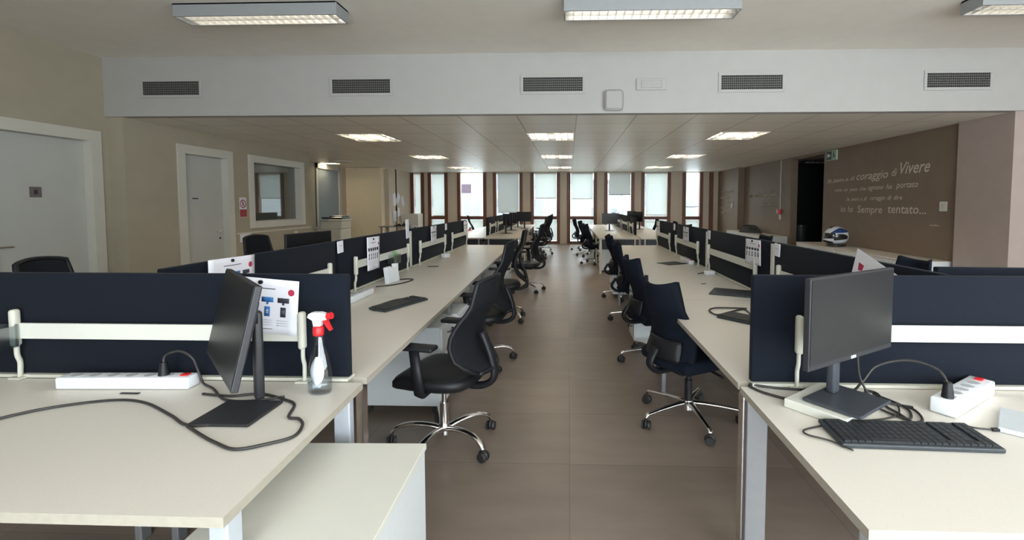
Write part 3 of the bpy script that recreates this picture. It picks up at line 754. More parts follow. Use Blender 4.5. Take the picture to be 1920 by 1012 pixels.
cB = chair_plain('dark navy office chair without arms, nearest in the right aisle', GB, a0=math.radians(-20), top=.93)
cB.location = (.79, 3.04, 0); cB.rotation_euler = (0, 0, math.radians(-62))
for x, y, r, lab in ((.80, 4.20, -78, 'dark office chair, second from the camera along the right bench'),
                     (.84, 5.62, -92, 'dark office chair, third from the camera along the right bench'),
                     (.86, 7.0, -88, 'dark office chair at the far end of the near right bench'),
                     (.62, 11.0, -75, 'dark office chair at the far right bench, nearest of three'),
                     (.55, 12.6, -100, 'dark office chair at the far right bench, middle of three'),
                     (.42, 14.2, -85, 'dark office chair at the far right bench, farthest of three'),
                     (2.55, 12.4, 85, 'dark office chair on the wall side of the far right bench, nearer one'),
                     (2.42, 14.3, 80, 'dark office chair on the wall side of the far right bench, farther one'),
                     (2.60, 10.6, 160, 'dark office chair behind the farthest near right divider'),
                     (2.78, 4.10, 100, 'dark office chair peeking over the right divider near the paper'),
                     (2.70, 7.0, 95, 'dark office chair behind the third right divider')):
    dup(cB, (x, y, 0), math.radians(r), lab)

# ================================================================ PEDESTALS
def pedestal(x0, x1, y0, y1, z0, z1, face, label, rz=0):
    cx, cy = (x0 + x1) / 2, (y0 + y1) / 2
    t = thing('drawer_pedestal', label, 'drawer unit', (cx, cy, 0), rz, 'white drawer pedestals')
    m = M(); m.box(x0 - cx, x1 - cx, y0 - cy, y1 - cy, z0, z1, bev=.003); m.obj('carcass', 'ped', t)
    fx = (x1 - cx) if face > 0 else (x0 - cx)
    n = 3; hh = (z1 - z0 - .02) / n
    for k in range(n):
        a = z0 + .01 + k * hh
        d = M().box(min(fx, fx + face * .016), max(fx, fx + face * .016), y0 - cy + .004, y1 - cy - .004, a + .003, a + hh - .003, bev=.002).obj('drawer', 'ped', t)
        M().tube([(fx + face * .016, -.06, a + hh * .7), (fx + face * .034, -.055, a + hh * .7), (fx + face * .034, .055, a + hh * .7), (fx + face * .016, .06, a + hh * .7)], .005, 6).obj('handle', 'mongrey', d)
    m = M()
    for a in (-1, 1):
        for b in (-1, 1): m.cyl((a * ((x1 - x0) / 2 - .05), b * ((y1 - y0) / 2 - .05) - .01, .025), (a * ((x1 - x0) / 2 - .05), b * ((y1 - y0) / 2 - .05) + .01, .025), .025, seg=10); m.cyl((a * ((x1 - x0) / 2 - .05), b * ((y1 - y0) / 2 - .05), .03), (a * ((x1 - x0) / 2 - .05), b * ((y1 - y0) / 2 - .05), z0 + .002), .012, seg=8)
    m.obj('castors', 'rubber', t)
    return t
pedestal(-1.42, -.86, 3.03, 3.40, .065, .60, 1, 'white drawer pedestal under the left bench beside the nearest chair')
pedestal(-1.42, -.84, 3.42, 3.80, .065, .60, 1, 'white drawer pedestal under the left bench behind the nearest chair')
pedestal(-1.50, -.93, 6.9, 7.3, .065, .60, 1, 'white drawer pedestal under the end of the near left bench')
pedestal(.66, 1.2, 4.55, 4.93, .055, .60, -1, 'white drawer pedestal under the right bench behind the nearest right chair')
pedestal(.67, 1.2, 7.0, 7.42, .055, .60, -1, 'white drawer pedestal under the far end of the near right bench')
pedestal(.66, 1.2, 9.62, 10.1, .04, .64, -1, 'white drawer pedestal at the front of the far right bench')
pedestal(-1.55, -1.04, 9.62, 10.1, .05, .60, 1, 'white drawer pedestal at the front of the far left bench')
t = thing('side_cabinet', 'low white cabinet in the left foreground beside the end desk', 'cabinet', (-.72, 1.25, 0), math.radians(1.5))
M().box(-.24, .225, -.33, .31, .03, .57, bev=.002).obj('carcass', 'ped', t)
M().box(-.245, .23, -.335, .315, .57, .59, bev=.002).obj('cabinet_top', 'white', t)
M().box(-.22, .2, -.3, .29, .0, .03).obj('plinth', 'black', t)

# ================================================================ MONITORS
def monitor(loc, rz, label, w=.515, h=.305, cz=.30, tilt=0, roll=0, base=(.24, .18), base_rz=0, back=.06, group='black monitors', grey=False, logo=False, base_dy=0):
    """screen looks towards local -y; loc is the foot of the stand"""
    t = thing('monitor', label, 'monitor', loc, rz, group)
    T_ = Matrix.Translation((0, -back, cz)) @ Matrix.Rotation(roll, 4, 'Y') @ Matrix.Rotation(tilt, 4, 'X')
    pn = M(); pn.box(-w / 2, w / 2, -.008, .012, -h / 2, h / 2, bev=.003, mtx=T_); pn.box(-w * .33, w * .33, .012, .035, -h * .33, h * .33, bev=.01, mtx=T_)
    p = pn.obj('housing', 'mon', t)
    M().box(-w / 2 + .006, w / 2 - .006, -.0095, -.0082, -h / 2 + .018, h / 2 - .006, mtx=T_).obj('display', 'screen', p)
    if logo: M().box(-.014, .014, -.0095, -.0082, -h / 2 + .004, -h / 2 + .013, mtx=T_).obj('badge', 'strip', p, )
    m = M(); m.tube([(0, -back + .03, cz), (0, .0, cz)], .03, 12, sy=.8); m.obj('hinge', 'mon', t)
    m = M(); m.box(-.020, .020, -.014, .016, .008, cz + .03, bev=.009, seg=3); m.obj('stand_neck', 'mongrey' if grey else 'mon', t)
    B = Matrix.Rotation(base_rz, 4, 'Z')
    m = M(); m.box(-base[0] / 2, base[0] / 2, -base[1] * .62, base[1] * .38, 0, .010, bev=.003, mtx=Matrix.Translation(Matrix.Rotation(-rz, 3, 'Z') @ Vector((0, base_dy, 0))) @ B); m.obj('stand_base', 'mongrey' if grey else 'mon', t)
    return t
monitor((-1.098, 1.578, .731), math.radians(-45), 'black monitor turned sideways on the left foreground desk', w=.52, h=.32, cz=.292, tilt=math.radians(-13), base=(.195, .18), base_rz=math.radians(45), back=.075, base_dy=-.085)
monitor((.92, 1.62, .764), math.radians(32), 'dark grey monitor turned on a white box on the right foreground desk', w=.51, h=.29, cz=.29, tilt=0, base=(.22, .18), base_rz=math.radians(4), back=.055, base_dy=-.04, grey=True, logo=True)
tag(M().box(-.125, .125, -.10, .10, 0, .030, bev=.003, mtx=Matrix.Translation((.900, 1.587, .731)) @ Matrix.Rotation(math.radians(37), 4, 'Z')).obj('white_box', 'white'), 'flat white box under the right foreground monitor', 'box')
for x, y, r, cz, lab in ((-1.24, 12.9, -4, .33, 'black monitor facing the camera on the far left bench'),
                     (-1.47, 10.75, 130, .32, 'black monitor seen from behind, nearest on the far left bench'),
                     (-1.50, 12.0, 125, .32, 'black monitor seen from behind, second on the far left bench'),
                     (-1.50, 13.6, 120, .32, 'black monitor seen from behind, farthest on the far left bench'),
                     (1.03, 11.9, 3, .31, 'black monitor facing the camera on the far right bench'),
                     (1.9, 12.6, -60, .34, 'black monitor on the wall side of the far right bench, nearer one'),
                     (1.9, 13.9, -60, .34, 'black monitor on the wall side of the far right bench, farther one'),
                     (-2.12, 3.62, 82, .32, 'dark monitor rising behind the nearest left divider')):
    monitor((x, y, .731), math.radians(r), lab, w=.40 if y > 5 else .52, h=.27 if y > 5 else .30, cz=cz, base=(.22, .18))

# ================================================================ KEYBOARDS
def keyboard(loc, rz, label, w=.44, d=.145, rz_tilt=0):
    t = thing('keyboard', label, 'keyboard', loc, rz, 'black keyboards')
    m = M(); m.box(-w / 2, w / 2, -d / 2, d / 2, 0, .014, bev=.004, mtx=Matrix.Rotation(.045, 4, 'X') @ Matrix.Translation((0, 0, .003))); m.obj('keyboard_body', 'keyb', t)
    m = M(); cols = 22; px = (w - .02) / cols; py = (d - .02) / 6
    R = Matrix.Rotation(.045, 4, 'X')
    for j in range(6):
        i = 0
        while i < cols:
            span = 6 if (j == 0 and i == 4) else 1
            if i in (15, 19) and j != 0: i += 1; continue
            x = -w / 2 + .01 + i * px; y = -d / 2 + .01 + j * py
            m.box(x + .0012, x + px * span - .0012, y + .001, y + py - .001, .016, .0225, mtx=R); i += span
    m.obj('keycaps', 'key', t)
    return t
keyboard((1.005, 1.385, .731), math.radians(-2), 'black keyboard in the right foreground with visible keys')
keyboard((-1.165, 3.13, .731), math.radians(68), 'black keyboard on the nearest left aisle desk', w=.42)
keyboard((1.10, 2.72, .731), math.radians(-50), 'black keyboard half hidden behind the right foreground divider', w=.44)
# slim dark slabs (closed tablet / mouse mats)
tag(M().box(-.14, .14, -.11, .11, 0, .006, bev=.002, mtx=Matrix.Translation((1.20, 5.42, .731)) @ Matrix.Rotation(.5, 4, 'Z')).obj('mouse_mat', 'keyb'), 'dark mouse mat lying on the third right aisle desk', 'mouse mat', 'dark mats on the right bench')
tag(M().box(-.22, .22, -.13, .13, 0, .012, bev=.003, mtx=Matrix.Translation((1.33, 3.60, .731)) @ Matrix.Rotation(-.45, 4, 'Z')).obj('laptop_base', 'keyb'), 'flat dark slab lying beside the second right divider', 'laptop dock')
tag(M().box(-.16, .16, -.10, .10, 0, .015, bev=.003, mtx=Matrix.Translation((1.50, 1.40, .731)) @ Matrix.Rotation(-.75, 4, 'Z')).obj('grey_folder', 'label'), 'pale grey folder at the right edge of the foreground desk', 'folder')

# ================================================================ POWER STRIPS
def power_strip(loc, rz, label, L=.33, n=6, plug=None, w=.062, h=.045):
    t = thing('power_strip', label, 'power strip', loc, rz, 'white power strips')
    M().box(0, L, -w / 2, w / 2, 0, h, bev=.007, seg=3).obj('strip_body', 'strip', t)
    pitch_ = (L - .085) / n
    for k in range(n):
        M().cyl((.03 + (k + .4) * pitch_, 0, h - .002), (.03 + (k + .4) * pitch_, 0, h + .0012), min(.019, pitch_ * .45), seg=18).obj('socket', 'socket', t)
    M().box(L - .045, L - .018, -.012, .012, h - .001, h + .006, bev=.003).obj('rocker_switch', 'red', t)
    return t
power_strip((-1.93, 1.675, .731), math.radians(2), 'long white power strip on the left foreground desk', L=.50, n=6)
m = M(); m.cyl((-1.545, 1.69, .777), (-1.545, 1.69, .825), .019, .012, seg=12)
t = thing('mains_plug', 'black plug with looping cable in the left foreground power strip', 'plug', (0, 0, 0)); m.obj('plug_body', 'black', t)
M().tube(smooth_path([(-1.545, 1.69, .82), (-1.54, 1.695, .85), (-1.49, 1.70, .865), (-1.44, 1.70, .84), (-1.425, 1.71, .78), (-1.40, 1.70, .742), (-1.33, 1.66, .737), (-1.22, 1.57, .737), (-1.12, 1.56, .737), (-1.02, 1.60, .737)], 8), .0045, 8).obj('plug_cable', 'cable', t)
power_strip((1.235, 1.545, .731), math.radians(34), 'short white power strip with a plug on the right foreground desk', L=.36, n=5, w=.075, h=.052)
t = thing('mains_plug', 'black plug with arching cable in the right foreground power strip', 'plug', (0, 0, 0))
M().cyl((1.263, 1.562, .785), (1.262, 1.562, .835), .018, .012, seg=12).obj('plug_body', 'black', t)
M().tube(smooth_path([(1.262, 1.562, .83), (1.255, 1.60, .865), (1.20, 1.66, .875), (1.12, 1.70, .84), (1.07, 1.70, .78), (1.03, 1.71, .737), (.93, 1.725, .737), (.78, 1.74, .737), (.69, 1.77, .74)], 8), .0045, 8).obj('plug_cable', 'cable', t)
power_strip((-1.54, 3.52, .731), math.radians(-90), 'white power strip against the second left divider', L=.40, n=6)
power_strip((1.40, 5.75, .731), math.radians(-90), 'white power strip against the third right divider', L=.42, n=5)
def mini(label, loc, rz, s=1.0):
    t = thing('charger', label, 'charger', loc, rz, 'white chargers with leads')
    M().box(-.05 * s, .05 * s, -.035 * s, .035 * s, 0, .05 * s, bev=.008, seg=3).obj('charger_body', 'strip', t)
    M().tube(smooth_path([(.05 * s, 0, .02), (.11 * s, .02, .004), (.13 * s, .1 * s, .004), (.02, .14 * s, .004), (-.08 * s, .10 * s, .004)], 6), .004, 6).obj('lead', 'cable', t)
mini('white charger with lead beside the third left divider post', (-1.60, 5.95, .731), 1.2)
mini('white charger with lead beside the second right divider', (1.37, 4.55, .731), .3, .9)
# phone cradle on the second left desk
t = thing('phone_cradle', 'white jagged phone cradle with black lead on the left bench', 'phone cradle', (-1.565, 4.05, .731), math.radians(80))
m = M(); m.prism([(-.09, 0), (.08, 0), (.085, .10), (.10, .155), (.055, .16), (.05, .13), (-.02, .125), (-.03, .145), (-.085, .14)], -.02, .02, mtx=Matrix.Rotation(PI / 2 - .15, 4, 'X')); m.obj('cradle_body', 'strip', t)
M().tube(smooth_path([(.08, -.02, .01), (.16, -.05, .004), (.14, -.12, .004), (0, -.13, .004), (-.15, -.09, .004), (-.26, -.0, .004)], 6), .006, 6).obj('lead', 'cable', t)
# wall-side small items
t = thing('pen_tray', 'clear plastic tray with green pens on the second left tool rail', 'pen tray', (-1.655, 4.33, .86), 0)
m = M(); m.box(-.035, .035, -.08, .08, 0, .004); m.box(-.035, -.031, -.08, .08, .004, .085); m.box(.031, .035, -.08, .08, .004, .085); m.box(-.031, .031, -.08, -.076, .004, .085); m.box(-.031, .031, .076, .08, .004, .085); m.obj('tray', 'frostclear', t)
m = M(); m.cyl((0, .0, .01), (.0, -.01, .115), .008, seg=8); m.cyl((.01, .02, .01), (.01, .03, .11), .008, seg=8); m.obj('pens', 'green', t)
t = thing('clear_tray', 'clear plastic tray on the left end of the foreground tool rail', 'plastic tray', (-2.23, 1.70, .865), 0)
m = M(); m.box(-.09, .06, -.05, .035, 0, .004); m.box(-.09, .06, .031, .035, .004, .09); m.box(-.09, .06, -.05, -.046, .004, .075); m.box(.056, .06, -.046, .031, .004, .085); m.box(-.09, -.086, -.046, .031, .004, .085); m.obj('tray', 'frostclear', t)
# spray bottle
t = thing('spray_bottle', 'clear spray bottle with red and white trigger head on the left foreground desk', 'spray bottle', (-.92, 1.655, .731), math.radians(-5)); t.scale = (1.08, 1.08, 1.05)
prof = [(.036, 0), (.040, .006), (.041, .03), (.0425, .06), (.040, .095), (.034, .125), (.026, .150), (.0195, .172), (.017, .195), (.015, .210)]
m = M(); m.lathe(prof, seg=28, sy=.72); m.obj('bottle', 'clear', t)
m = M(); m.lathe([(.034, .004), (.038, .008), (.039, .03), (.040, .048)], seg=28, sy=.72); m.obj('liquid', 'waterm', t)
m = M(); m.surf(lambda u, v: ((.026 * (2 * u - 1) * math.sin(PI * (.12 + .8 * v)) + .006, -.0310 + .008 * (2 * u - 1) ** 2 + .010 * max(0, v - .4), .035 + .10 * v), (0, -1, 0)), 8, 8, .001); m.obj('label', 'label', t)
m = M(); m.lathe([(.017, .205), (.018, .212), (.018, .232), (.014, .238)], seg=20); m.obj('collar', 'red', t)
m = M(); m.prism([(-.012, .236), (.010, .236), (.014, .258), (.034, .262), (.036, .280), (.010, .287), (-.018, .286), (-.030, .279), (-.034, .268), (-.016, .258)], -.010, .010, mtx=Matrix.Rotation(PI / 2, 4, 'X')); m.obj('spray_head', 'strip', t)
m = M(); m.cyl((.034, 0, .273), (.050, 0, .276), .012, seg=12)
m.prism([(.020, .262), (.034, .262), (.040, .246), (.050, .226), (.044, .222), (.032, .236), (.022, .250)], -.006, .006, mtx=Matrix.Rotation(PI / 2, 4, 'X')); m.obj('trigger', 'red', t)

# ================================================================ CABLES
def cable(name, label, pts, r=.0045, mt='cable'):
    tag(M().tube(smooth_path(pts, 8), r, 8).obj(name, mt), label, 'cable')
z = .7365

for n_, lab, pts, r_ in (
    ('cable', 'long black cable running off the left edge of the foreground desk', [(-1.90, 1.25), (-1.857, 1.339), (-1.836, 1.404), (-1.756, 1.489), (-1.611, 1.55), (-1.482, 1.537), (-1.305, 1.445), (-1.209, 1.386), (-1.145, 1.381), (-1.09, 1.40)], .0048),
    ('cable', 'black cable looping in front of the left monitor base', [(-1.334, 1.615), (-1.22, 1.60), (-1.121, 1.622), (-1.014, 1.58), (-.947, 1.538), (-.911, 1.447), (-.87, 1.434), (-.833, 1.392), (-.82, 1.322), (-.871, 1.277), (-.943, 1.246), (-1.034, 1.284), (-1.10, 1.32), (-1.19, 1.375)], .0048),
    ('keyboard_cable', 'thin black cable curling left of the right foreground keyboard', [(.906, 1.472), (.83, 1.462), (.788, 1.444), (.721, 1.414), (.718, 1.385), (.765, 1.352), (.80, 1.30)], .0028),
    ('keyboard_cable', 'thin black lead between the white box and the right foreground keyboard', [(1.14, 1.62), (1.113, 1.57), (1.08, 1.53), (1.02, 1.50), (.95, 1.485), (.906, 1.472)], .0028),
    ('monitor_cable', 'black cable behind the right foreground monitor running to its keyboard', [(1.10, 1.735), (1.125, 1.70), (1.087, 1.60), (1.09, 1.54), (1.09, 1.475), (1.11, 1.462)], .0045),
    ('monitor_cable', 'black cable coiling right of the white box', [(1.10, 1.72), (1.04, 1.66), (1.055, 1.56), (1.09, 1.50), (1.13, 1.54), (1.145, 1.60), (1.11, 1.70)], .004),
    ('cable', 'black cable from the desk corner to the white box on the right foreground desk', [(.685, 1.76), (.713, 1.70), (.793, 1.624)], .0048),
    ('cable', 'black cable coil beside the half hidden keyboard on the right bench', [(1.174, 3.08), (1.074, 3.093), (.968, 3.089), (.909, 3.01), (.924, 2.895), (1.037, 2.985), (1.145, 3.048), (1.134, 2.90)], .005),
    ('keyboard_cable', 'thin cable curled beside the keyboard on the left aisle desk', [(-1.10, 3.34), (-1.234, 3.30), (-1.287, 3.16), (-1.30, 2.996), (-1.25, 2.95), (-1.235, 3.10)], .0035)):
    cable(n_, lab, [(a, b, z) for a, b in pts], r_)
t = thing('usb_lead', 'short black lead with a plug on the right foreground desk', 'cable', (0, 0, 0))
M().tube(smooth_path([(1.152, 1.462, z), (1.216, 1.473, z), (1.259, 1.446, z), (1.300, 1.438, z)], 8), .0028, 8).obj('lead', 'cable', t)
M().box(1.298, 1.325, 1.432, 1.443, .732, .741, bev=.002).obj('plug', 'black', t)
t = thing('monitor_power_lead', 'black lead dropping from the right foreground monitor', 'cable', (0, 0, 0))
M().tube(smooth_path([(1.02, 1.655, .93), (1.03, 1.665, .86), (1.045, 1.67, .80), (1.075, 1.66, .745), (1.10, 1.63, .737), (1.16, 1.58, .737), (1.13, 1.49, .737), (1.06, 1.47, .737)], 8), .0042, 8).obj('lead', 'cable', t)
# cable slots in the desks
for x, y, L_, rz, lab in ((-1.615, 1.622, .07, 0, 'dark slot mark beside the long power strip'), (1.155, 1.615, .06, -.5, 'dark slot mark beside the short power strip'), (1.17, 4.05, .05, .4, 'small dark mark on the second right aisle desk'), (-1.50, 5.05, .12, .3, 'dark pen lying on the third left aisle desk')):
    tag(M().box(-L_ / 2, L_ / 2, -.005, .005, 0, .003 if L_ < .1 else .008, mtx=Matrix.Translation((x, y, .7305)) @ Matrix.Rotation(rz, 4, 'Z')).obj('pen' if L_ > .1 else 'cable_slot', 'black'), lab, 'pen' if L_ > .1 else 'slot')

# ================================================================ PAPERS
def notice(origin, X, Y, w, h, label, n=3, detail=True, curl=.0, first=0):
    """sheet hanging below its top left corner 'origin' in the plane X (right), Y (up)"""
    t = thing('notice_sheet', label, 'notice', origin, 0, 'printed notices on the dividers')
    R = frame_m((0, 0, 0), X, Y)
    def P(u, v): return R @ Vector((u * w, -v * h, .004 + curl * (v * v) * .02 + .006 * math.sin(u * 5 + .5) * v))
    m = M(); m.surf(lambda u, v: (P(u, v), R.to_3x3() @ Vector((0, 0, 1))), 8, 8, .0006); sh = m.obj('sheet', 'paper', t)
    def patch(u0, u1, v0, v1, mt, name='print'):
        q = M(); q.surf(lambda u, v: (P(u0 + (u1 - u0) * u, v0 + (v1 - v0) * v) + R.to_3x3() @ Vector((0, 0, .0008)), R.to_3x3() @ Vector((0, 0, 1))), 3, 2, .0002); q.obj(name, mt, sh)
    cols = [('ink', 'ink'), ('yellow', 'orange'), ('blue', 'blue'), ('ink', 'ink')] if detail else [('ink', 'ink')] * 5
    k0 = 0 if len(cols) == 4 else 0
    for i, (c1, c2) in enumerate(cols):
        cw = .86 / len(cols); u = .07 + i * cw
        patch(u, u + cw * .74, .33, .42, c1, 'heading_block'); patch(u + cw * .30, u + cw * .44, .42, .46, c1, 'arrow')
        patch(u + cw * .2, u + cw * .55, .50, .68, c2, 'icon'); patch(u + cw * .30, u + cw * .45, .56, .62, 'paper', 'icon_mark')
        for k in range(3): patch(u, u + cw * .7, .74 + k * .045, .752 + k * .045, 'paleink', 'text_line')
    patch(.30, .68, .17, .185, 'ink', 'title_line'); patch(.40, .66, .90, .91, 'ink', 'text_line')
    q = M(); c = P(.90, .22); nn = R.to_3x3() @ Vector((0, 0, 1)); q.cyl(c + nn * .0006, c + nn * .0012, .045 * w, seg=18); q.obj('round_logo', 'crimson', sh)
    q = M(); c = P(.48, .07); q.cyl(c, c + nn * .008, .008 if w > .2 else .006, seg=10); q.obj('push_pin', 'black', t)
    return t
c8, s8 = math.cos(math.radians(5)), math.sin(math.radians(5))
notice((-1.318, 1.738, 1.155), (c8, 0, -s8), (s8, 0, c8), .285, .215, 'white notice with yellow and blue blocks on the left foreground divider')
notice((CXL + .055, 2.09, 1.165), (0, c8, -.02), (0, .02, c8), .32, .22, 'white notice with coloured blocks on the nearest left divider')
notice((CXL + .058, 3.78, 1.147), (0, 1, -.02), (0, .02, 1), .26, .28, 'white notice hanging on the second left divider', detail=False)
notice((CXL + .058, 5.56, 1.150), (0, 1, 0), (0, 0, 1), .25, .20, 'white notice hanging on the third left divider', detail=False)
notice((CXL + .058, 7.33, 1.145), (0, 1, 0), (0, 0, 1), .28, .18, 'white notice at the end of the farthest near left divider', detail=False)
notice((CXR - .082, 3.76, 1.150), (0, -1, .02), (0, .02, 1), .29, .19, 'white notice hanging on the second right divider', detail=False)
notice((CXR - .082, 5.80, 1.145), (0, -1, 0), (0, 0, 1), .26, .18, 'white notice hanging on the third right divider', detail=False)
notice((CXR - .082, 7.56, 1.150), (0, -1, 0), (0, 0, 1), .26, .22, 'white notice at the end of the farthest near right divider', detail=False)
# loose white sheet with a red corner, tilted on the nearest right divider
t = thing('notice_sheet', 'tilted white sheet with a red mark leaning over the nearest right divider', 'notice', (CXR - .06, 2.34, 1.20))
R_ = frame_m((0, 0, 0), (0.02, -.90, -.30), (0.0, -.30, .92))
M().prism([(-.02, 0), (.31, 0), (.31, -.22), (-.02, -.22)], 0, .001, mtx=R_).obj('sheet', 'paper', t)
M().prism([(.015, -.06), (.055, -.06), (.05, -.09), (.02, -.10)], .0012, .0018, mtx=R_).obj('red_mark', 'crimson', t)
# paper clips / name tags at the top of panel joints
for x, y, sgn, lab in ((CXL + .024, 3.41, 1, 'first left'), (CXL + .024, 4.86, 1, 'second left'), (CXL + .024, 6.40, 1, 'third left'), (CXR - .045, 3.29, -1, 'first right'), (CXR - .045, 4.88, -1, 'second right'), (CXR - .045, 6.47, -1, 'third right')):
    t = thing('name_tag', 'small white name tag at the %s divider joint' % lab, 'name tag', (x, y, 1.06), 0, 'name tags at the divider joints')
    M().box(-.004, .004, -.04, .04, 0, .088 if lab != 'second left' else .20, bev=.001, mtx=Matrix.Rotation(.05, 4, 'X')).obj('card', 'paper', t)
    M().box(min(0, sgn * .006), max(0, sgn * .006), -.018, .018, .05, .056, mtx=Matrix.Rotation(.05, 4, 'X')).obj('text_line', 'paleink', t)

# ================================================================ LEFT WALL DETAILS
def wall_frame(x, y, z_, right=+1): return frame_m((x, y, z_), (0, right, 0), (0, 0, 1))
t = thing('door_sign', 'small brown square sign on the nearest white door', 'sign', (XL - .084, 4.98, 1.555))
M().box(0, .006, -.058, .058, -.058, .058, bev=.001).obj('plate', 'brown', t)
M().box(.006, .007, -.018, .018, -.025, .025).obj('pictogram', 'ink', t)
t = thing('door_note', 'printed note with two dark lines on the second white door', 'notice', (XL2 - .084, 6.95, 1.35))
M().box(0, .001, -.15, .15, -.2, .2).obj('sheet', 'door', t)
M().box(.001, .0016, -.055, .055, .145, .163).obj('heading_line', 'ink', t)
M().box(.001, .0016, -.10, .10, .105, .117).obj('text_line', 'paleink', t)
t = thing('warning_sign', 'round red prohibition sign above a red plate beside the door', 'sign', (XL2 + .001, 7.87, 1.36))
M().box(0, .003, -.085, .085, -.17, .17, bev=.001).obj('board', 'paper', t)
m = M(); RR = frame_m((.0035, 0, .06), (0, 1, 0), (0, 0, 1)); N = 28; r0, r1 = .058, .075
m._add([RR @ Vector((r * math.cos(2 * PI * i / N), r * math.sin(2 * PI * i / N), 0)) for r in (r0, r1) for i in range(N)], [(i, (i + 1) % N, N + (i + 1) % N, N + i) for i in range(N)])
m.prism([(-.045, .05), (-.035, .055), (.05, -.045), (.04, -.055)], 0, .0006, mtx=RR); m.obj('red_ring', 'signred', t)
m = M(); m.prism([(-.012, .04), (.012, .04), (.018, 0), (.03, -.04), (.016, -.042), (0, -.01), (-.018, -.042), (-.032, -.038), (-.016, 0)], .0001, .0005, mtx=RR); m.obj('pictogram', 'brown', t)
M().box(.003, .0045, -.083, .083, -.165, -.035).obj('red_plate', 'signred', t)
for k in range(3): M().box(.0046, .005, -.06, .06, -.07 - k * .032, -.06 - k * .032).obj('text_line', 'crimson', t)
t = thing('small_note', 'small white note beside the second door at handle height', 'notice', (XL2 + .001, 7.93, .83))
M().box(0, .002, -.16, .12, -.07, .07).obj('card', 'paper', t); M().box(.002, .0026, -.03, .03, .02, .032).obj('text_line', 'ink', t); M().box(.002, .0026, -.07, .05, -.015, -.003).obj('text_line', 'ink', t)
t = thing('light_switch', 'cream switch plate below the interior window', 'switch', (XL2 + .001, 9.40, .82)); M().box(0, .008, -.06, .06, -.04, .04, bev=.003).obj('plate', 'trim', t); M().box(.008, .011, -.03, .03, -.022, .022, bev=.001).obj('rocker', 'white', t)
# office printer
t = thing('office_printer', 'cream multifunction printer with dark lid in the left recess', 'printer', (-5.98, 11.6, 0), math.radians(4))
M().box(-.31, .31, -.30, .30, .05, .78, bev=.01).obj('paper_cabinet', 'copier', t)
for k, (a, b) in enumerate(((.08, .26), (.28, .44), (.46, .60), (.62, .76))):
    d = M().box(-.29, .29, -.318, -.302, a, b, bev=.004).obj('paper_drawer', 'copier', t); M().box(-.07, .07, -.326, -.318, b - .06, b - .03, bev=.002).obj('handle', 'socket', d)
m = M(); m.box(-.22, .32, -.26, .30, .78, .98, bev=.02); m.box(-.24, .33, -.30, .30, .98, 1.04, bev=.015); m.obj('scanner_body', 'copier', t)
m = M(); m.box(-.20, .32, -.24, .28, 1.04, 1.085, bev=.02); m.box(-.05, .30, -.15, .26, 1.085, 1.12, bev=.02); m.obj('document_feeder', 'helblack', t)
M().box(-.17, .02, -.345, -.30, .99, 1.035, bev=.006).obj('control_panel', 'socket', t)
M().box(-.43, -.31, -.22, .22, .60, .62, bev=.004).obj('side_tray', 'mongrey', t)
M().box(-.36, -.22, -.26, .20, .80, .84, bev=.01).obj('output_tray', 'copier', t)
M().box(-.27, .27, -.26, .26, 0, .05).obj('castor_base', 'rubber', t)
t = thing('round_smoke_cover', 'flat round cover on the lowered ceiling near the left corner', 'ceiling cover', (-5.9, 11.9, ZL)); M().cyl((0, 0, -.03), (0, 0, -.001), .28, .30, seg=28).obj('cover', 'trim', t)
# tall cupboard
t = thing('tall_cupboard', 'tall cream cupboard with a small handle in the left corner', 'cupboard', (-7.0, 14.0, 0))
M().box(0, 1.28, .02, .30, .0, 2.50).obj('carcass', 'cup', t)
d = M().box(.004, 1.276, 0, .018, .06, 2.48, bev=.003).obj('door', 'cup', t)
m = M(); m.box(.07, .10, -.006, 0, 1.20, 1.38, bev=.002); m.obj('handle', 'mongrey', d)
M().cyl((.085, -.006, .98), (.085, 0, .98), .02, seg=12).obj('lock', 'chrome', d)
# pinned papers on the corner wall (x = -5.6)
for i, (y, z_, w_, h_, rot, mt, lab) in enumerate(((14.75, 1.55, .26, .40, .2, 'paper', 'tall white paper pinned at the top left of the corner wall cluster'), (15.05, 1.58, .24, .36, -.6, 'paper', 'tilted white paper in the middle of the corner wall cluster'),
                      (15.45, 1.50, .24, .34, .4, 'paper', 'white paper at the right of the corner wall cluster'), (14.72, 1.02, .32, .34, -.1, 'lightsteel', 'pale blue sheet low on the corner wall'),
                      (15.05, 1.14, .22, .28, .05, 'paper', 'small white paper below the corner wall cluster'), (15.35, .98, .22, .26, .3, 'paper', 'cream paper lowest on the corner wall'))):
    m = M(); RR = frame_m((0, 0, 0), (0, 1, 0), (0, 0, 1)) @ Matrix.Rotation(rot, 4, 'Z')
    m.prism([(-w_ / 2, -h_ / 2), (w_ / 2, -h_ / 2), (w_ / 2, h_ / 2), (-w_ / 2, h_ / 2)], .002 + .004 * i, .003 + .004 * i, mtx=RR)
    tag(m.obj('pinned_paper', mt, None, (-5.6, y, z_)), lab, 'paper', 'papers pinned on the left corner wall')
t = thing('low_cabinet', 'low white cabinet below the leftmost far window', 'cabinet', (-5.30, 15.55, 0))
M().box(-.28, .28, -.25, .25, .04, 1.08, bev=.003).obj('carcass', 'trim', t); M().box(-.275, .275, -.262, -.252, .06, 1.06, bev=.002).obj('door', 'trim', t); M().box(-.26, .26, -.22, .22, 0, .04).obj('plinth', 'black', t)
t = thing('side_table', 'grey side table in the left corner carrying a dark tray', 'table', (-5.05, 13.6, 0))
M().box(-.5, .45, -.28, .28, .735, .76, bev=.003).obj('tabletop', 'greymetal', t)
for a in (-1, 1):
    for b in (-1, 1): M().box(a * .42 - .02, a * .42 + .02, b * .24 - .02, b * .24 + .02, 0, .735).obj('leg', 'greymetal', t)
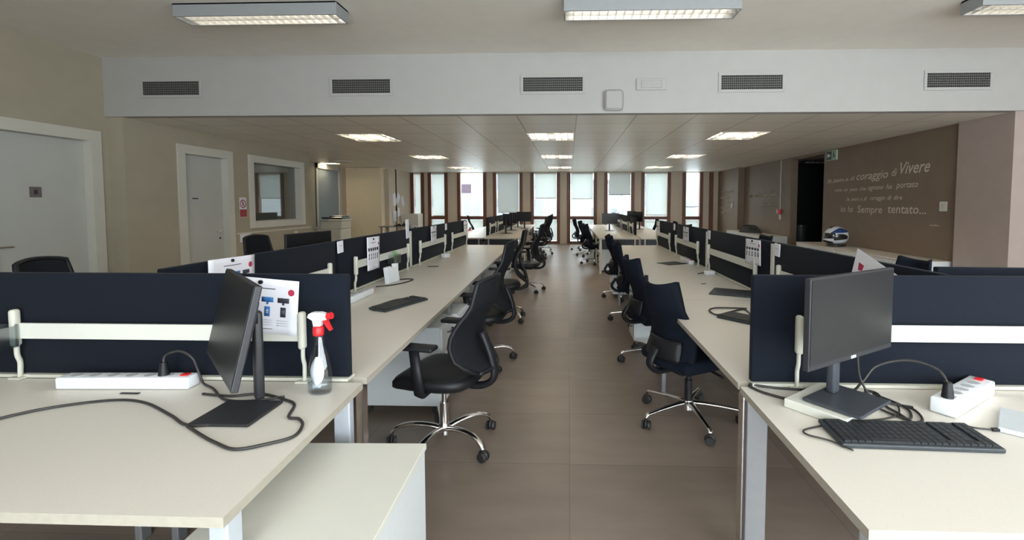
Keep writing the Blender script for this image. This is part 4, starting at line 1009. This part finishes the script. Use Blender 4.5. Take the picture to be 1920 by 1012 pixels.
t = thing('dark_tray', 'dark tray of small things on the grey side table', 'tray', (-4.93, 13.55, .761)); m = M(); m.box(-.2, .2, -.13, .13, 0, .03, bev=.01); m.obj('tray', 'black', t); m = M(); m.lathe([(.05, .03), (.06, .06), (.02, .09), (.012, .13)], (.06, 0, 0), 14); m.lathe([(.06, .03), (.05, .06), (.02, .07)], (-.09, .02, 0), 14); m.obj('contents', 'helblack', t)
t = thing('fire_extinguisher', 'red fire extinguisher standing by the third far window', 'fire extinguisher', (-3.42, 15.9, 0))
M().lathe([(.07, 0), (.085, .02), (.085, .42), (.07, .50), (.03, .54), (.025, .57)], seg=20).obj('cylinder', 'red', t)
m = M(); m.box(-.02, .07, -.015, .015, .57, .60, bev=.004); m.tube(smooth_path([(.03, 0, .58), (.10, 0, .55), (.11, 0, .40), (.10, 0, .25)], 5), .010, 8); m.obj('valve_and_hose', 'black', t)

# ================================================================ RIGHT WALL DETAILS
XW = XR + .06
def writing(label, mt, lines, x=XW, flourish=None):
    t = thing('wall_lettering', label, 'wall writing', (x, lines[0][0][1], lines[0][0][2]))
    o = t.location
    for ln in lines:
        for (s_, y_, z_, w_, h_, sh_) in ln:
            ws = s_.split(' '); tot = len(s_); pos = 0
            for w1 in ws:
                m = M(); text_into(m, w1, 0, 0, w_ * len(w1) / tot, h_, frame_m((0, y_ - w_ * pos / tot - o[1], z_ - o[2]), (0, -1, .0), (0, 0, 1)), sh_, .0025)
                m.obj('lettered_word', mt, t); pos += len(w1) + 1
    if flourish: M().tube([(-.002, y_ - o[1], z_ - o[2]) for y_, z_ in flourish], .004, 5).obj('flourish', mt, t)
writing('pale handwritten quotation of four lines on the taupe right wall', 'chalk', [
    [('la paura e il', 9.83, 1.86, .92, .075, .25), ('coraggio', 8.86, 1.86, .86, .14, .25), ('di', 7.92, 1.88, .13, .12, .25), ('Vivere', 7.72, 1.90, .62, .19, .35)],
    [('come un peso che', 9.55, 1.66, .98, .075, .25), ('ognuno ha', 8.52, 1.67, .62, .085, .25), ('portato', 7.80, 1.68, .48, .10, .25)],
    [('la paura e il', 9.15, 1.48, .62, .07, .25), ('coraggio di dire', 8.45, 1.49, .80, .075, .25)],
    [('io ho', 9.33, 1.265, .40, .12, .1), ('Sempre', 8.80, 1.26, .68, .13, .1), ('tentato...', 7.98, 1.27, .84, .14, .1)]], flourish=[(9.88, 1.84), (9.45, 1.86), (9.1, 1.87)])
def scribble(label, lines, x):
    """handwriting too faint to read: looping strokes word by word"""
    t = thing('wall_lettering', label, 'wall writing', (x, lines[0][0], lines[0][1]))
    rnd = random.Random(3)
    for y0, z0, w_, h_ in lines:
        u = 0
        while u < w_ - .1:
            L_ = rnd.uniform(.12, .38); L_ = min(L_, w_ - u); p = []; q = 0
            while q < L_:
                tall = rnd.random() < .22
                p += [(-.003, t.location[1] * 0 + y0 - lines[0][0] - (u + q), z0 - lines[0][1]), (-.003, y0 - lines[0][0] - (u + q + .02), z0 - lines[0][1] + h_ * (1.0 if tall else .5))]
                q += rnd.uniform(.03, .055)
            if len(p) > 3: M().tube(smooth_path(p, 4), .006, 5).obj('lettered_word', 'chalkfaint', t)
            u += L_ + .09
scribble('faint two line handwriting left of the white conduit', [(13.9, 1.60, 1.75, .16), (13.1, 1.35, 1.0, .16)], XW)
scribble('very faint small handwriting beside the far right corner', [(16.0, 1.78, 1.2, .09), (16.1, 1.58, 1.0, .09), (15.9, 1.42, 1.2, .09), (16.1, 1.25, 1.1, .09), (16.0, 1.08, .9, .09)], XR - .13)
scribble('tiny faint signature below the white switch plate', [(7.05, 1.10, .25, .02)], XW)
t = thing('wall_switch', 'white switch plate right of the handwriting', 'switch', (XW, 6.82, 1.385)); M().box(-.012, 0, -.065, .065, -.07, .07, bev=.003).obj('plate', 'white', t); M().box(-.016, -.012, -.03, .03, -.035, .035, bev=.001).obj('rocker', 'trim', t)
t = thing('exit_sign', 'green emergency exit sign with a white arrow above the dark doorway', 'exit sign', (XW, 9.68, 2.40))
M().box(-.03, 0, -.19, .19, -.10, .10, bev=.004).obj('sign_box', 'signlight', t)
M().box(-.032, -.030, -.02, .165, -.085, .085).obj('green_panel', 'signgreen', t)
RR = frame_m((-.0335, .075, 0), (0, -1, 0), (0, 0, 1)); M().prism([(-.07, 0), (-.01, .055), (-.01, .022), (.055, .022), (.055, -.022), (-.01, -.022), (-.01, -.055)], 0, .001, mtx=RR).obj('arrow', 'paper', t)
RR = frame_m((-.0335, -.10, 0), (0, -1, 0), (0, 0, 1)); m = M(); m.prism([(-.03, .03), (.02, .03), (.03, -.01), (.055, -.05), (.035, -.06), (.0, -.02), (-.04, -.06), (-.055, -.045), (-.015, -.01)], 0, .001, mtx=RR)
m.prism([(.0 + .018 * math.cos(k), .052 + .018 * math.sin(k)) for k in [i * PI / 5 for i in range(10)]], 0, .001, mtx=RR); m.obj('running_figure', 'signgreen', t)
t = thing('fire_call_point', 'red fire call point under a white conduit on the taupe wall', 'fire call point', (XW, 11.95, 1.22))
M().box(-.05, 0, -.06, .06, -.06, .06, bev=.005).obj('call_point_box', 'red', t); M().box(-.012, 0, -.012, .012, .06, 1.30 - .01).obj('conduit', 'trim', t)
M().box(-.055, -.01, .07, .12, -.05, .05, bev=.01).obj('white_sounder', 'white', t); M().box(-.01, 0, -.05, .05, -.20, -.08, bev=.002).obj('small_plate', 'trim', t)
t = thing('thermostat', 'small white thermostat on the far right wall', 'thermostat', (XR - .13, 14.85, 1.36)); M().box(-.03, 0, -.06, .06, -.08, .08, bev=.01).obj('thermostat_body', 'white', t)
M().box(-.032, -.03, -.03, .03, .0, .04).obj('display', 'socket', t)
# passage things
t = thing('metal_bin', 'tall cylindrical metal bin in the dark passage', 'bin', (6.15, 12.55, 0)); m = M(); m.lathe([(.14, 0), (.15, .02), (.15, .84), (.155, .86)], seg=28, sx=1, sy=1); m.obj('bin_body', 'bin', t); M().lathe([(.15, .861), (.12, .88), (.04, .885)], seg=28).obj('bin_lid', 'black', t)
t = thing('passage_lamp', 'row of small lit lamp cells in the dark passage', 'ceiling lamp', (5.95, 12.0, 2.44))
M().box(0, .62, 0, .3, .02, .06).obj('housing', 'mongrey', t)
for k in range(5): M().box(.03 + k * .12, .10 + k * .12, -.003, .10, .012, .03).obj('lamp_cell', 'reflector', t)
# low cabinet along the right wall
for k, (a, b) in enumerate(((6.62, 8.05), (8.05, 9.48), (9.48, 9.95), (11.5, 12.9), (12.9, 14.3))):
    t = thing('low_cabinet', 'low cream cabinet along the taupe wall, %s' % ['nearest the camera', 'carrying the helmet', 'narrow one before the doorway', 'first beyond the doorway', 'last beyond the doorway with the jacket'][k], 'cabinet', (5.06, (a + b) / 2, 0), 0, 'low cabinets along the right wall')
    L_ = (b - a) / 2 - .002; zz = .62
    M().box(-.25, .27 if a < 14.2 else .2, -L_, L_, .04, zz - .02, bev=.002).obj('carcass', 'ped', t); M().box(-.27, .275, -L_, L_, zz - .02, zz, bev=.002).obj('cabinet_top', 'desk', t)
    nd = 3 if L_ > .4 else 1
    for q in range(nd):
        d = M().box(-.266, -.252, -L_ + q * 2 * L_ / nd + .003, -L_ + (q + 1) * 2 * L_ / nd - .003, .05, zz - .025, bev=.002).obj('door', 'ped', t)
        M().box(-.278, -.266, -L_ + (q + .85) * 2 * L_ / nd, -L_ + (q + .85) * 2 * L_ / nd + .012, .42, .54).obj('handle', 'mongrey', d)
    M().box(-.22, .25, -L_ + .01, L_ - .01, 0, .04).obj('plinth', 'black', t)
# motorcycle helmet, front towards the camera's left
t = thing('motorcycle_helmet', 'white and blue motorcycle helmet with dark visor on the low cabinet', 'helmet', (5.04, 8.90, .622), math.radians(178)); t.scale = (1.10, 1.10, 1.10)
def hel(a, b, r=1.0):
    """a: azimuth (0 = front, +x), b: elevation"""
    ca, sa, cb, sb = math.cos(a), math.sin(a), math.cos(b), math.sin(b)
    rx = .195 + (.045 * max(0, -sb) * max(0, ca) ** 2 * 1.6); rz_ = .165; x = rx * ca * cb; y = .145 * sa * cb; zc = .175 + rz_ * sb
    if sb < -.55: zc = .175 + rz_ * (-.55 + (sb + .55) * .6)
    return Vector((x * r + .015, y * r, .175 + (zc - .175) * r)), Vector((ca * cb, sa * cb, sb))
def shell(nm, a0, a1, b0, b1, mt, r, nu=20, nv=12, th=.004, shape=None):
    m = M()
    def f(u, v):
        a = a0 + (a1 - a0) * u; b = b0 + (b1 - b0) * v
        if shape: a, b = shape(u, v)
        return hel(a, b, r)
    m.surf(f, nu, nv, th); return m.obj(nm, mt, t)
shell('shell', 0, 2 * PI, -1.25, PI / 2 - .01, 'helwhite', 1.0, 40, 24)
shell('visor', -1.15, 1.15, -.22, .34, 'helblack', 1.025, 20, 8)
shell('crown_vent', -.5, .5, .95, 1.45, 'helblack', 1.03, 12, 8)
for s in (-1, 1):
    shell('blue_panel', 0, 0, 0, 0, 'helblue', 1.012, 14, 6, shape=lambda u, v: (s * (.75 + 1.9 * u), .30 + .16 * u + (.60 * math.sin(PI * min(1, u * .9 + .05))) * v))
    shell('side_panel', 0, 0, 0, 0, 'helblack', 1.012, 14, 8, shape=lambda u, v: (s * (1.05 + 1.25 * u), -.42 + .18 * u + (.72 - .25 * u) * v * math.sin(PI * (.12 + .76 * u)) ** .5))
    shell('chin_panel', 0, 0, 0, 0, 'helblack', 1.012, 10, 5, shape=lambda u, v: (s * (.0 + .95 * u), -.95 + .60 * v * (1 - .35 * u)))
m = M(); m.lathe([(.12, .004), (.15, .012), (.155, .03), (.13, .04)], (.015, 0, 0), 28, 1.1, .85); m.obj('neck_roll', 'helblack', t)
# jacket heap
t = thing('dark_jacket', 'crumpled dark jacket lying on the far low cabinet', 'jacket', (5.05, 13.1, .622), .2)
m = M()
def heap(u, v):
    a = 2 * PI * u; r = v; x = .24 * r * math.cos(a) * (1 + .12 * math.sin(3 * a)); y = .42 * r * math.sin(a) * (1 + .10 * math.cos(4 * a))
    hgt = .20 * (1 - r ** 2.2) * (1 + .25 * math.sin(5 * a + 2) * r) + .03 * math.sin(9 * a) * r * (1 - r)
    return Vector((x, y, hgt + .004)), Vector((math.cos(a) * r, math.sin(a) * r, 1))
m.surf(heap, 36, 12, .006); m.obj('jacket_cloth', 'coat', t)
m = M(); m.surf(lambda u, v: (Vector((-.14 + .10 * u, -.30 + .55 * v, .12 + .07 * math.sin(PI * v) + .02 * math.sin(12 * v))), Vector((0, 0, 1))), 6, 16, .02); m.obj('sleeve', 'coat', t)
